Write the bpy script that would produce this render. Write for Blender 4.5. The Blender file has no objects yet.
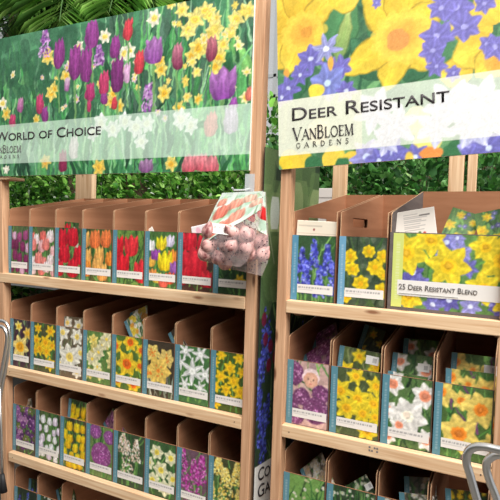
import bpy, bmesh, math, random
import numpy as np
from mathutils import Vector, Matrix

# ------------------------------------------------------------------ camera, light, exposure
SC = bpy.context.scene
COL = SC.collection
F, CAM_D, EYE = 520.0, 1.733124, 1.6
CM = np.array([[0.89078249, -0.04779808, 0.45190917],
               [0.45330504, 0.02353499, -0.89104469],
               [0.03195455, 0.99857971, 0.04263167]])
CAM_POS = np.array([0.0, -CAM_D, EYE])
cd = bpy.data.cameras.new('camera')
cam = bpy.data.objects.new('camera', cd)
COL.objects.link(cam)
m4 = Matrix.Identity(4)
for i in range(3):
    for j in range(3):
        m4[i][j] = float(CM[i, j])
    m4[i][3] = float(CAM_POS[i])
cam.matrix_world = m4
cd.sensor_width = 36.0
cd.lens = F / 500.0 * 36.0
cd.clip_start = 0.02
SC.camera = cam

SC.view_settings.view_transform = 'Standard'
SC.view_settings.look = 'None'
SC.view_settings.gamma = 1.0
SC.view_settings.use_curve_mapping = False
SC.view_settings.exposure = 0.02

w = bpy.data.worlds.new('overcast_sky')
SC.world = w
w.use_nodes = True
nt = w.node_tree
bg = nt.nodes['Background']
tc = nt.nodes.new('ShaderNodeTexCoord')
sx = nt.nodes.new('ShaderNodeSeparateXYZ')
rp = nt.nodes.new('ShaderNodeValToRGB')
rp.color_ramp.elements[0].position = 0.0
rp.color_ramp.elements[0].color = (0.80, 0.82, 0.84, 1)
rp.color_ramp.elements[1].position = 0.9
rp.color_ramp.elements[1].color = (1.0, 1.0, 1.0, 1)
nt.links.new(tc.outputs['Generated'], sx.inputs[0])
nt.links.new(sx.outputs['Z'], rp.inputs[0])
nt.links.new(rp.outputs[0], bg.inputs['Color'])
bg.inputs['Strength'].default_value = 0.60

ld = bpy.data.lights.new('skylight_through_glass_roof', 'AREA')
ld.shape = 'RECTANGLE'; ld.size = 6.0; ld.size_y = 3.2
ld.energy = 880; ld.color = (1.0, 0.985, 0.95)
lo = bpy.data.objects.new('skylight_through_glass_roof', ld)
COL.objects.link(lo)
lo.location = (1.8, -2.1, 6.0)
lo.rotation_euler = (Vector((-1.0, 0.0, 1.2)) - Vector(lo.location)).to_track_quat('-Z', 'Y').to_euler()


def P(px, py, Y=0.0):
    """the point of the vertical plane at depth Y that the photograph shows at (px, py)"""
    d = CM @ np.array([(px - 250) / F, -(py - 250) / F, -1.0])
    k = (Y + CAM_D) / d[1]
    p = CAM_POS + d * k
    return float(p[0]), float(Y), float(p[2])


# ------------------------------------------------------------------ materials
def s2l(c):
    c = np.asarray(c, dtype=float)
    return np.where(c <= 0.04045, c / 12.92, ((np.clip(c, 0, None) + 0.055) / 1.055) ** 2.4)


def rgb(r, g, b):
    return tuple(float(x) for x in s2l(np.array([r, g, b]) / 255.0)) + (1.0,)


def mat(name, col, rough=0.6, metal=0.0, spec=0.4):
    m = bpy.data.materials.new(name)
    m.use_nodes = True
    b = m.node_tree.nodes['Principled BSDF']
    b.inputs['Base Color'].default_value = col
    b.inputs['Roughness'].default_value = rough
    b.inputs['Metallic'].default_value = metal
    b.inputs['Specular IOR Level'].default_value = spec
    return m


def noise_mat(name, c1, c2, scale=(8, 8, 8), rough=0.7, detail=4, bump=0.0, spec=0.3, p0=0.3, p1=0.7):
    m = mat(name, c1, rough, 0, spec)
    t = m.node_tree
    b = t.nodes['Principled BSDF']
    co = t.nodes.new('ShaderNodeTexCoord')
    mp = t.nodes.new('ShaderNodeMapping')
    mp.inputs['Scale'].default_value = scale
    n = t.nodes.new('ShaderNodeTexNoise')
    n.inputs['Scale'].default_value = 1.0
    n.inputs['Detail'].default_value = detail
    r = t.nodes.new('ShaderNodeValToRGB')
    r.color_ramp.elements[0].position = p0
    r.color_ramp.elements[1].position = p1
    r.color_ramp.elements[0].color = c1
    r.color_ramp.elements[1].color = c2
    t.links.new(co.outputs['Object'], mp.inputs[0])
    t.links.new(mp.outputs[0], n.inputs['Vector'])
    t.links.new(n.outputs['Fac'], r.inputs[0])
    t.links.new(r.outputs[0], b.inputs['Base Color'])
    if bump:
        bp = t.nodes.new('ShaderNodeBump')
        bp.inputs['Strength'].default_value = bump
        bp.inputs['Distance'].default_value = 0.004
        t.links.new(n.outputs['Fac'], bp.inputs['Height'])
        t.links.new(bp.outputs[0], b.inputs['Normal'])
    return m


def wood(name, axis, c_light, c_dark, c_knot):
    m = mat(name, c_light, 0.62, 0, 0.3)
    t = m.node_tree
    b = t.nodes['Principled BSDF']
    co = t.nodes.new('ShaderNodeTexCoord')
    mp = t.nodes.new('ShaderNodeMapping')
    sc = [70, 70, 70]
    sc[axis] = 3.0
    mp.inputs['Scale'].default_value = sc
    n = t.nodes.new('ShaderNodeTexNoise')
    n.inputs['Scale'].default_value = 1.0
    n.inputs['Detail'].default_value = 3
    n.inputs['Distortion'].default_value = 0.8
    r = t.nodes.new('ShaderNodeValToRGB')
    r.color_ramp.elements[0].position = 0.32
    r.color_ramp.elements[1].position = 0.68
    r.color_ramp.elements[0].color = c_dark
    r.color_ramp.elements[1].color = c_light
    mp2 = t.nodes.new('ShaderNodeMapping')
    s2 = [14, 14, 14]
    s2[axis] = 4.0
    mp2.inputs['Scale'].default_value = s2
    v = t.nodes.new('ShaderNodeTexVoronoi')
    v.inputs['Scale'].default_value = 1.0
    r2 = t.nodes.new('ShaderNodeValToRGB')
    r2.color_ramp.elements[0].position = 0.05
    r2.color_ramp.elements[1].position = 0.13
    r2.color_ramp.elements[0].color = (1, 1, 1, 1)
    r2.color_ramp.elements[1].color = (0, 0, 0, 1)
    mx = t.nodes.new('ShaderNodeMixRGB')
    mx.inputs[2].default_value = c_knot
    t.links.new(co.outputs['Object'], mp.inputs[0])
    t.links.new(mp.outputs[0], n.inputs['Vector'])
    t.links.new(n.outputs['Fac'], r.inputs[0])
    t.links.new(co.outputs['Object'], mp2.inputs[0])
    t.links.new(mp2.outputs[0], v.inputs['Vector'])
    t.links.new(v.outputs['Distance'], r2.inputs[0])
    t.links.new(r2.outputs[0], mx.inputs[0])
    t.links.new(r.outputs[0], mx.inputs[1])
    t.links.new(mx.outputs[0], b.inputs['Base Color'])
    return m


def attr_mat(name, attr='print', rough=0.45, spec=0.4, trans=0.0):
    m = mat(name, (1, 1, 1, 1), rough, 0, spec)
    t = m.node_tree
    b = t.nodes['Principled BSDF']
    a = t.nodes.new('ShaderNodeAttribute')
    a.attribute_name = attr
    t.links.new(a.outputs['Color'], b.inputs['Base Color'])
    if trans:
        tr = t.nodes.new('ShaderNodeBsdfTranslucent')
        t.links.new(a.outputs['Color'], tr.inputs['Color'])
        mx = t.nodes.new('ShaderNodeMixShader')
        mx.inputs[0].default_value = trans
        t.links.new(b.outputs[0], mx.inputs[1])
        t.links.new(tr.outputs[0], mx.inputs[2])
        t.links.new(mx.outputs[0], t.nodes['Material Output'].inputs['Surface'])
    return m


PINE = [rgb(234, 202, 164), rgb(206, 164, 124), rgb(150, 104, 74)]
M = {}
for i, a in enumerate('xyz'):
    M['wood_' + a] = wood('pine_grain_' + a, i, *PINE)
M['wood_post'] = wood('pine_post', 2, rgb(212, 168, 132), rgb(178, 132, 98), rgb(116, 78, 56))
M['wood_dark'] = wood('old_pine_board', 0, rgb(170, 128, 95), rgb(136, 98, 70), rgb(92, 62, 45))
M['board'] = noise_mat('brown_cardboard', rgb(164, 112, 80), rgb(180, 127, 93), (6, 3, 40), 0.85, 3)
M['board_edge'] = noise_mat('cut_cardboard_edge', rgb(208, 170, 134), rgb(190, 150, 115), (60, 60, 60), 0.9)
M['board_grey'] = noise_mat('dark_grey_cardboard', rgb(92, 84, 82), rgb(112, 102, 98), (6, 3, 40), 0.85)
M['print'] = attr_mat('printed_card_ink', rough=0.42, spec=0.35)
M['banner'] = attr_mat('printed_banner_ink', rough=0.5, spec=0.3)
M['leaf'] = attr_mat('leaf_surface', rough=0.45, spec=0.4, trans=0.3)
M['ink'] = mat('charcoal_ink', rgb(62, 56, 58), 0.6)
M['ink_soft'] = mat('grey_ink', rgb(112, 108, 108), 0.6)
M['white_edge'] = mat('white_foam_board', rgb(225, 222, 214), 0.7)
M['chrome'] = mat('chromed_steel', rgb(240, 238, 236), 0.28, 1.0)
M['rubber'] = mat('black_rubber', rgb(30, 30, 32), 0.6)
M['screw'] = mat('dull_steel', rgb(120, 110, 100), 0.4, 0.8)
M['floor'] = noise_mat('grey_concrete', rgb(74, 71, 68), rgb(96, 92, 87), (3, 3, 3), 0.8, 6)
M['blocker_green'] = noise_mat('dull_green_light_blocker', rgb(76, 78, 70), rgb(100, 100, 90), (4, 4, 4), 0.9)  # for the added wall that blocks low light
M['frame'] = mat('white_painted_aluminium', rgb(205, 208, 208), 0.45)
M['pot'] = mat('black_plastic_pot', rgb(40, 40, 42), 0.5)
M['bark'] = noise_mat('palm_bark', rgb(74, 62, 48), rgb(110, 94, 72), (6, 6, 30), 0.9, 4, 0.6)
M['bench'] = noise_mat('galvanised_bench', rgb(120, 122, 122), rgb(146, 148, 148), (6, 6, 6), 0.5)
M['stem'] = mat('green_stem', rgb(64, 96, 46), 0.6)


def glass_mat(name, tint=(1, 1, 1, 1), fac=0.12, rough=0.05):
    m = bpy.data.materials.new(name)
    m.use_nodes = True
    t = m.node_tree
    b = t.nodes['Principled BSDF']
    b.inputs['Base Color'].default_value = tint
    b.inputs['Roughness'].default_value = rough
    tr = t.nodes.new('ShaderNodeBsdfTransparent')
    mx = t.nodes.new('ShaderNodeMixShader')
    mx.inputs[0].default_value = fac
    t.links.new(tr.outputs[0], mx.inputs[1])
    t.links.new(b.outputs[0], mx.inputs[2])
    t.links.new(mx.outputs[0], t.nodes['Material Output'].inputs['Surface'])
    return m


M['glass'] = glass_mat('clear_greenhouse_glass')
M['clear_plastic'] = glass_mat('clear_plastic', rgb(225, 230, 232), 0.45, 0.2)


def film_mat():
    """thin clear bag film with small round punched holes and milky creases"""
    m = glass_mat('perforated_bag_film', rgb(236, 216, 214), 0.22, 0.22)
    t = m.node_tree
    mx = [n for n in t.nodes if n.type == 'MIX_SHADER'][0]
    b = t.nodes['Principled BSDF']
    co = t.nodes.new('ShaderNodeTexCoord')
    v = t.nodes.new('ShaderNodeTexVoronoi')
    v.inputs['Scale'].default_value = 78
    v.inputs['Randomness'].default_value = 0.8
    r = t.nodes.new('ShaderNodeValToRGB')
    r.color_ramp.elements[0].position = 0.20
    r.color_ramp.elements[1].position = 0.26
    r.color_ramp.elements[0].color = rgb(70, 42, 50)
    r.color_ramp.elements[1].color = rgb(238, 218, 216)
    f = t.nodes.new('ShaderNodeMapRange')
    f.inputs[1].default_value = 0.20
    f.inputs[2].default_value = 0.26
    f.inputs[3].default_value = 0.92
    f.inputs[4].default_value = 0.20
    t.links.new(co.outputs['Object'], v.inputs['Vector'])
    t.links.new(v.outputs['Distance'], r.inputs[0])
    t.links.new(v.outputs['Distance'], f.inputs[0])
    t.links.new(r.outputs[0], b.inputs['Base Color'])
    t.links.new(f.outputs[0], mx.inputs[0])
    return m


M['film'] = film_mat()
M['pouch'] = noise_mat('bulb_pouch_film', rgb(176, 150, 136), rgb(214, 200, 190), (30, 30, 30), 0.35, 4, 0.5)
M['bulb'] = noise_mat('papery_bulb_skin', rgb(120, 60, 62), rgb(226, 176, 168), (55, 55, 22), 0.5, 6, 0.5, p0=.34, p1=.62)


# ------------------------------------------------------------------ object helpers
def tag(o, label=None, cat=None, group=None, kind=None):
    if label: o['label'] = label
    if cat: o['category'] = cat
    if group: o['group'] = group
    if kind: o['kind'] = kind
    return o


def empty(name, loc, rot=(0, 0, 0)):
    o = bpy.data.objects.new(name, None)
    o.empty_display_size = 0.05
    COL.objects.link(o)
    o.location = loc
    o.rotation_euler = rot
    return o


class MB:
    """collects solids into one mesh"""

    def __init__(s):
        s.v = []; s.f = []; s.mi = []

    def add(s, vs, fs, mi=0):
        n = len(s.v)
        s.v += [tuple(map(float, p)) for p in vs]
        s.f += [tuple(i + n for i in f) for f in fs]
        s.mi += [mi] * len(fs)

    def box(s, x0, x1, y0, y1, z0, z1, mi=0):
        s.add([(x0, y0, z0), (x1, y0, z0), (x1, y1, z0), (x0, y1, z0),
               (x0, y0, z1), (x1, y0, z1), (x1, y1, z1), (x0, y1, z1)],
              [(0, 3, 2, 1), (4, 5, 6, 7), (0, 1, 5, 4), (1, 2, 6, 5), (2, 3, 7, 6), (3, 0, 4, 7)], mi)

    def beam(s, b, t, mi=0):
        """b, t: (x0,x1,y0,y1,z) of the lower and upper end of a post"""
        vs = []
        for (x0, x1, y0, y1, z) in (b, t):
            vs += [(x0, y0, z), (x1, y0, z), (x1, y1, z), (x0, y1, z)]
        s.add(vs, [(0, 3, 2, 1), (4, 5, 6, 7), (0, 1, 5, 4), (1, 2, 6, 5), (2, 3, 7, 6), (3, 0, 4, 7)], mi)

    def prism_x(s, prof, x0, x1, mi=0, rim=None):
        """polygon in (y, z), counter-clockwise seen from +x, extruded along x"""
        n = len(prof)
        vs = [(x0, y, z) for y, z in prof] + [(x1, y, z) for y, z in prof]
        s.add(vs, [tuple(range(n - 1, -1, -1)), tuple(range(n, 2 * n))], mi)
        b = len(s.v) - 2 * n
        for i in range(n):
            j = (i + 1) % n
            s.f.append((b + i, b + j, b + n + j, b + n + i))
            s.mi.append(mi if rim is None else rim)

    def tube(s, pts, r, seg=12, mi=0):
        pts = [Vector(p) for p in pts]
        rs = r if isinstance(r, (list, tuple)) else [r] * len(pts)
        up = None
        rings = []
        for i, p in enumerate(pts):
            t = (pts[min(i + 1, len(pts) - 1)] - pts[max(i - 1, 0)]).normalized()
            if up is None:
                up = t.orthogonal().normalized()
            up = (up - t * up.dot(t))
            if up.length < 1e-6: up = t.orthogonal()
            up.normalize()
            bi = t.cross(up)
            rings.append([p + (up * math.cos(a) + bi * math.sin(a)) * rs[i] for a in
                          [2 * math.pi * k / seg for k in range(seg)]])
        vs = [q for ring in rings for q in ring]
        fs = []
        for i in range(len(pts) - 1):
            for k in range(seg):
                k2 = (k + 1) % seg
                fs.append((i * seg + k, i * seg + k2, (i + 1) * seg + k2, (i + 1) * seg + k))
        fs.append(tuple(range(seg - 1, -1, -1)))
        fs.append(tuple((len(pts) - 1) * seg + k for k in range(seg)))
        s.add(vs, fs, mi)

    def lathe(s, prof, c=(0, 0, 0), seg=16, mi=0):
        vs = [(c[0] + r * math.cos(2 * math.pi * k / seg), c[1] + r * math.sin(2 * math.pi * k / seg), c[2] + z)
              for r, z in prof for k in range(seg)]
        fs = []
        for i in range(len(prof) - 1):
            for k in range(seg):
                k2 = (k + 1) % seg
                fs.append((i * seg + k, i * seg + k2, (i + 1) * seg + k2, (i + 1) * seg + k))
        s.add(vs, fs, mi)

    def build(s, name, mats, parent=None, smooth=False, bevel=0.0):
        me = bpy.data.meshes.new(name)
        me.from_pydata(s.v, [], s.f)
        mats = mats if isinstance(mats, (list, tuple)) else [mats]
        for m_ in mats: me.materials.append(m_)
        me.polygons.foreach_set('material_index', s.mi)
        if smooth: me.polygons.foreach_set('use_smooth', [True] * len(s.f))
        me.update()
        o = bpy.data.objects.new(name, me)
        COL.objects.link(o)
        if parent: o.parent = parent
        if bevel:
            b = o.modifiers.new('bevel', 'BEVEL')
            b.width = bevel; b.segments = 2; b.limit_method = 'ANGLE'
        return o


def struct(name, mb, m_, **k):
    return tag(mb.build(name, m_, **k), kind='structure')


# ------------------------------------------------------------------ a small painter for the printed pictures
class Canvas:
    def __init__(s, w, h, bg=(60, 100, 50), seed=1):
        s.w, s.h = int(w), int(h)
        s.a = np.ones((s.h, s.w, 3)) * np.array(bg, float)
        s.r = np.random.default_rng(seed)

    def _box(s, x0, y0, x1, y1):
        x0 = max(0, int(math.floor(x0 - 1))); y0 = max(0, int(math.floor(y0 - 1)))
        x1 = min(s.w, int(math.ceil(x1 + 2))); y1 = min(s.h, int(math.ceil(y1 + 2)))
        if x1 <= x0 or y1 <= y0: return None
        yy, xx = np.mgrid[y0:y1, x0:x1]
        return slice(y0, y1), slice(x0, x1), xx.astype(float), yy.astype(float)

    def _mix(s, ys, xs, mask, col):
        s.a[ys, xs] = s.a[ys, xs] * (1 - mask[..., None]) + col * mask[..., None]

    def ell(s, x, y, rx, ry, c, c2=None, ang=0, alpha=1.0, soft=0.5):
        R = max(rx, ry) + 1
        b = s._box(x - R, y - R, x + R, y + R)
        if b is None: return
        ys, xs, X, Y = b
        ca, sa = math.cos(ang), math.sin(ang)
        u = ((X - x) * ca + (Y - y) * sa) / max(rx, .3)
        v = (-(X - x) * sa + (Y - y) * ca) / max(ry, .3)
        d = np.sqrt(u * u + v * v)
        mask = np.clip((1 - d) * min(rx, ry) + soft, 0, 1) * alpha
        c = np.array(c, float)
        if c2 is None:
            col = np.broadcast_to(c, X.shape + (3,))
        else:
            t = np.clip(d, 0, 1)[..., None]
            col = np.array(c2, float) * (1 - t) + c * t
        s._mix(ys, xs, mask, col)

    def petal(s, x, y, L, W, ang, c1, c2, p=0.8, streak=0.06):
        """a petal from its base (x, y) along ang; c1 at the base, c2 at the tip"""
        R = L + W
        b = s._box(x - R, y - R, x + R, y + R)
        if b is None: return
        ys, xs, X, Y = b
        ca, sa = math.cos(ang), math.sin(ang)
        t = ((X - x) * ca + (Y - y) * sa) / L
        q = -(X - x) * sa + (Y - y) * ca
        tt = np.clip(t, 0, 1)
        hw = W * np.sin(np.pi * tt ** p) ** 0.75
        mask = np.clip(hw - np.abs(q) + 0.5, 0, 1) * ((t > -0.02) & (t < 1.02))
        k = tt[..., None]
        col = np.array(c1, float) * (1 - k) + np.array(c2, float) * k
        st = 1 + streak * np.cos(q / max(W, .5) * 7)[..., None] - 0.10 * (np.abs(q) / max(W, .5))[..., None]
        s._mix(ys, xs, mask, np.clip(col * st, 0, 255))

    def line(s, x0, y0, x1, y1, w0, w1, c, alpha=1.0):
        b = s._box(min(x0, x1) - w0 - 1, min(y0, y1) - w0 - 1, max(x0, x1) + w0 + 1, max(y0, y1) + w0 + 1)
        if b is None: return
        ys, xs, X, Y = b
        dx, dy = x1 - x0, y1 - y0
        L2 = dx * dx + dy * dy + 1e-6
        t = np.clip(((X - x0) * dx + (Y - y0) * dy) / L2, 0, 1)
        d = np.hypot(X - x0 - t * dx, Y - y0 - t * dy)
        w_ = w0 + (w1 - w0) * t
        s._mix(ys, xs, np.clip(w_ - d + 0.5, 0, 1) * alpha, np.array(c, float))

    def rect(s, x0, y0, x1, y1, c, alpha=1.0):
        ys = slice(max(0, int(round(y0))), max(0, int(round(y1))))
        xs = slice(max(0, int(round(x0))), max(0, int(round(x1))))
        s.a[ys, xs] = s.a[ys, xs] * (1 - alpha) + np.array(c, float) * alpha

    def blotch(s, cols, n, r0, r1, alpha=0.6):
        for _ in range(n):
            c = cols[s.r.integers(len(cols))]
            s.ell(s.r.uniform(0, s.w), s.r.uniform(0, s.h), s.r.uniform(r0, r1), s.r.uniform(r0, r1), c,
                  ang=s.r.uniform(0, 3), alpha=alpha, soft=1.5)

    def blades(s, cols, n, y0=0.0, y1=1.0, L=(0.25, 0.6), wd=(0.6, 1.8), lean=0.35):
        for _ in range(n):
            c = np.array(cols[s.r.integers(len(cols))], float) * s.r.uniform(.8, 1.15)
            x = s.r.uniform(-2, s.w + 2)
            yb = s.r.uniform(y0, y1) * s.h + s.r.uniform(0, .3) * s.h
            l = s.r.uniform(*L) * s.h
            a = s.r.normal(0, lean)
            s.line(x, yb, x + math.sin(a) * l, yb - math.cos(a) * l, s.r.uniform(*wd), 0.3, np.clip(c, 0, 255))

    # flowers
    def daff(s, x, y, r, pc=(246, 208, 40), cc=(240, 150, 30), rot=0.0, cup=0.36, tilt=1.0, wide=0.30, tip=None):
        pc = np.array(pc, float)
        tip = pc * 0.98 + 6 if tip is None else np.array(tip, float)
        for k in (0, 2, 4, 1, 3, 5):
            a = rot + k * math.pi / 3
            l = r * (1.0 if k % 2 else 0.96) * (tilt + (1 - tilt) * abs(math.cos(a)))
            s.petal(x, y, l, r * wide, a, pc * (.80 if k % 2 == 0 else .88), np.clip(tip, 0, 255), p=0.75)
        if cup:
            cc = np.array(cc, float)
            s.ell(x, y + r * .03, r * cup, r * cup * .92, np.clip(cc * 1.06, 0, 255), cc * .72, soft=.6)
            for k in range(9):
                a = rot + k * 0.698
                s.ell(x + math.cos(a) * r * cup * .86, y + math.sin(a) * r * cup * .82, r * .09, r * .09,
                      np.clip(cc * 1.12, 0, 255), alpha=.8)
            s.ell(x, y, r * cup * .3, r * cup * .3, np.clip(cc * .9 + 30, 0, 255), alpha=.7)

    def tulip(s, x, y, w_, h, c, tip=None, stem=(90, 140, 70), stem_len=0.0, opened=0.0):
        c = np.array(c, float)
        tip = np.clip(c * 1.12 + 12, 0, 255) if tip is None else np.array(tip, float)
        if stem_len:
            s.line(x, y, x + w_ * .1, y + stem_len, max(.5, w_ * .07), max(.5, w_ * .07), stem)
        s.petal(x, y, h * .98, w_ * .46, -math.pi / 2, c * .74, tip * .82, p=.62, streak=.1)
        for sx_ in (-1, 1):
            s.petal(x + sx_ * w_ * .12, y - h * .01, h * (.94 + .04 * sx_), w_ * .27, -math.pi / 2 + sx_ * (.10 + opened), c * .80, tip * .95, p=.62, streak=.08)
        s.petal(x + w_ * .03, y, h * .88, w_ * .25, -math.pi / 2 + .03, c * .98, tip, p=.58, streak=.08)

    def star(s, x, y, r, c, cc=(240, 210, 60), n=6, rot=0.0, wide=.2, cup=.14):
        c = np.array(c, float)
        for k in range(n):
            s.petal(x, y, r, r * wide, rot + k * 2 * math.pi / n, c * .86, c, p=.8)
        s.ell(x, y, r * cup, r * cup, cc)

    def spike(s, x, y, w_, h, cols, n=60, dot=1.2, top=.25):
        """an upright flower spike, base at (x, y)"""
        for _ in range(n):
            t = s.r.uniform(0, 1)
            hw = w_ * .5 * (1 - (1 - top) * t ** 1.5)
            c = np.array(cols[s.r.integers(len(cols))], float) * s.r.uniform(.8, 1.15)
            s.ell(x + s.r.uniform(-hw, hw), y - t * h, dot, dot * s.r.uniform(.8, 1.3), np.clip(c, 0, 255))

    def globe(s, x, y, r, cols, n=120, dot=1.1):
        s.ell(x, y, r, r, np.array(cols[0]) * .75)
        for _ in range(n):
            a = s.r.uniform(0, 6.283); q = r * math.sqrt(s.r.uniform(0, 1))
            sh = 1.22 - .5 * q / r
            c = np.array(cols[s.r.integers(len(cols))], float) * sh * s.r.uniform(.85, 1.1)
            s.ell(x + math.cos(a) * q, y + math.sin(a) * q, dot, dot, np.clip(c, 0, 255))

    def grain(s, amt=5):
        s.a += s.r.normal(0, amt, s.a.shape[:2])[..., None]

    def _soft(s, cell):
        """smooth random field between -1 and 1"""
        gh, gw = int(s.h / cell) + 3, int(s.w / cell) + 3
        g = s.r.uniform(-1, 1, (gh, gw))
        xs = np.arange(s.w) / cell; ys = np.arange(s.h) / cell
        xi = xs.astype(int); yi = ys.astype(int)
        fx = (xs - xi)[None, :]; fy = (ys - yi)[:, None]
        fx = fx * fx * (3 - 2 * fx); fy = fy * fy * (3 - 2 * fy)
        A = g[yi][:, xi]; B = g[yi][:, xi + 1]; C_ = g[yi + 1][:, xi]; D_ = g[yi + 1][:, xi + 1]
        return (A * (1 - fx) + B * fx) * (1 - fy) + (C_ * (1 - fx) + D_ * fx) * fy

    def photo(s, warp=0.75, cell=4, mottle=.08, sat=.95, lift=4):
        """irregular outlines and mottled inks, like a printed photograph"""
        dx = s._soft(cell) * warp; dy = s._soft(cell) * warp
        yy, xx = np.mgrid[0:s.h, 0:s.w]
        X = np.clip(xx + dx, 0, s.w - 1.001); Y = np.clip(yy + dy, 0, s.h - 1.001)
        xi = X.astype(int); yi = Y.astype(int); fx = (X - xi)[..., None]; fy = (Y - yi)[..., None]
        xj = np.minimum(xi + 1, s.w - 1); yj = np.minimum(yi + 1, s.h - 1)
        a = s.a
        a = (a[yi, xi] * (1 - fx) + a[yi, xj] * fx) * (1 - fy) + (a[yj, xi] * (1 - fx) + a[yj, xj] * fx) * fy
        m = 1 + mottle * (s._soft(2.6) + .7 * s._soft(7))
        a = a * m[..., None]
        g = a.mean(-1, keepdims=True)
        s.a = np.clip(g + (a - g) * sat, 0, 255) * (1 - lift / 255) + lift

    def linear(s):
        return s2l(np.clip(s.a, 0, 255) / 255.0)


def print_mesh(name, cv, fn, m_, parent=None, smooth=False):
    """a gridded sheet; the picture is one colour per vertex. fn(u, v) -> xyz, u to the right, v down"""
    h, w_ = cv.h, cv.w
    us = np.linspace(0, 1, w_); vs = np.linspace(0, 1, h)
    U, V = np.meshgrid(us, vs)
    X, Y, Z = fn(U, V)
    co = np.stack([np.broadcast_to(X, U.shape), np.broadcast_to(Y, U.shape), np.broadcast_to(Z, U.shape)], -1).reshape(-1, 3)
    idx = np.arange(h * w_).reshape(h, w_)
    q = np.stack([idx[1:, :-1], idx[1:, 1:], idx[:-1, 1:], idx[:-1, :-1]], -1).reshape(-1, 4)
    me = bpy.data.meshes.new(name)
    me.vertices.add(len(co)); me.vertices.foreach_set('co', co.ravel())
    me.loops.add(q.size); me.loops.foreach_set('vertex_index', q.ravel())
    me.polygons.add(len(q))
    me.polygons.foreach_set('loop_start', np.arange(0, q.size, 4))
    me.polygons.foreach_set('loop_total', np.full(len(q), 4))
    me.update(calc_edges=True)
    if smooth: me.polygons.foreach_set('use_smooth', [True] * len(q))
    at = me.color_attributes.new('print', 'FLOAT_COLOR', 'POINT')
    c4 = np.ones((h * w_, 4), np.float32)
    c4[:, :3] = cv.linear().reshape(-1, 3)
    at.data.foreach_set('color', c4.ravel())
    me.materials.append(m_)
    me.validate()
    o = bpy.data.objects.new(name, me)
    COL.objects.link(o)
    if parent: o.parent = parent
    return o


def flat(x0, x1, z0, z1, y):
    return lambda U, V: (x0 + U * (x1 - x0), U * 0 + y, z1 - V * (z1 - z0))


# ---- what is printed on the cards
GRN = [(64, 120, 52), (92, 150, 66), (44, 92, 44), (120, 170, 84)]
DGRN = [(34, 62, 34), (52, 86, 44), (28, 44, 30), (72, 104, 52)]


def grid_pts(cv, nx, ny, jit=.35, y0=.1, y1=.9):
    pts = []
    for j in range(ny):
        for i in range(nx):
            pts.append(((i + .5 + (j % 2) * .4 - .2) / nx * cv.w + cv.r.normal(0, jit * cv.w / nx * .4),
                        (y0 + (y1 - y0) * (j + .5) / ny) * cv.h + cv.r.normal(0, jit * cv.h / ny * .3)))
    return pts


def tulip_bed(cols, bgc, nx=3, ny=3, w_=.34, h=.30, tip=None, opened=0.05, leaf=GRN, dim=None):
    def f(cv):
        cv.a[:] = np.array(bgc) * .82
        cv.blotch(DGRN, 16, 2, 6, .6)
        cv.blades(leaf + DGRN, 60)
        if dim: cv.blotch(dim, 14, 2, 5, .7)
        for k, (x, y) in enumerate(grid_pts(cv, nx, ny, y0=.12, y1=1.0)):
            c = cols[k % len(cols)] if len(cols) < 3 else cols[cv.r.integers(len(cols))]
            s = cv.r.uniform(.85, 1.15)
            cv.tulip(x, y + h * cv.h * .3, w_ * cv.w * s, h * cv.h * s, c, tip, stem_len=.3 * cv.h, opened=opened)
    return f


def daff_bed(pc, cc, spots, bgc=(52, 84, 40), leaf=GRN, cup=.36, wide=.3, n=36, extra=None):
    def f(cv):
        cv.a[:] = bgc
        cv.blades(leaf, n)
        for x, y, r in spots:
            cv.daff(x * cv.w, y * cv.h, r * cv.w, pc, cc, cv.r.uniform(0, 1), cup, 1, wide)
        if extra: extra(cv)
    return f


def cluster_bed(cols, cc, nx, ny, r, bgc, leaf=GRN, n=6, wide=.3, y0=.02, y1=.85, cup=.2):
    def f(cv):
        cv.a[:] = bgc
        cv.blades(leaf, 46)
        for x, y in grid_pts(cv, nx, ny, .8, y0, y1):
            c = np.array(cols[cv.r.integers(len(cols))], float) * cv.r.uniform(.9, 1.05)
            cv.star(x, y, r * cv.w * cv.r.uniform(.8, 1.15), np.clip(c, 0, 255), cc, n, cv.r.uniform(0, 1), wide, cup)
    return f


def spike_bed(cols, spots, bgc, leaf=GRN, n=110, dot=1.3):
    def f(cv):
        cv.a[:] = bgc
        cv.blades(leaf, 34)
        for x, y, w_, h in spots:
            cv.line(x * cv.w, y * cv.h, x * cv.w, cv.h * 1.1, 1, 1, (104, 150, 76))
            cv.spike(x * cv.w, y * cv.h, w_ * cv.w, h * cv.h, cols, n, dot)
    return f


def d_mixed(cv):
    cv.a[:] = (70, 104, 52)
    cv.blades(GRN, 40)
    for x, y, w_, h, c in [(.75, .22, .3, .22, (208, 200, 226)), (.16, .3, .3, .2, (236, 232, 226)), (.2, .58, .28, .2, (240, 172, 62)),
                           (.5, .28, .3, .26, (250, 208, 30)), (.33, .46, .3, .2, (140, 62, 156)), (.86, .5, .3, .26, (238, 130, 44)),
                           (.62, .64, .42, .36, (252, 206, 24)), (.92, .68, .26, .24, (150, 84, 168)), (.24, .8, .28, .2, (244, 134, 60)),
                           (.78, .86, .3, .22, (226, 76, 44)), (.4, .86, .28, .2, (240, 196, 66)), (.58, .92, .3, .16, (226, 90, 70))]:
        cv.tulip(x * cv.w, (y + .04) * cv.h, w_ * cv.w, h * cv.h, c, opened=.2)


def d_big_red(cv):
    cv.a[:] = (70, 44, 38)
    cv.blades(GRN, 20)
    for x, y, w_, h in [(.3, .3, .5, .34), (.78, .38, .5, .4), (.45, .78, .8, .56), (.85, .9, .5, .3), (.1, .9, .4, .34)]:
        cv.tulip(x * cv.w, y * cv.h, w_ * cv.w, h * cv.h, (206, 22, 42), (232, 44, 60), opened=.12)


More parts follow.
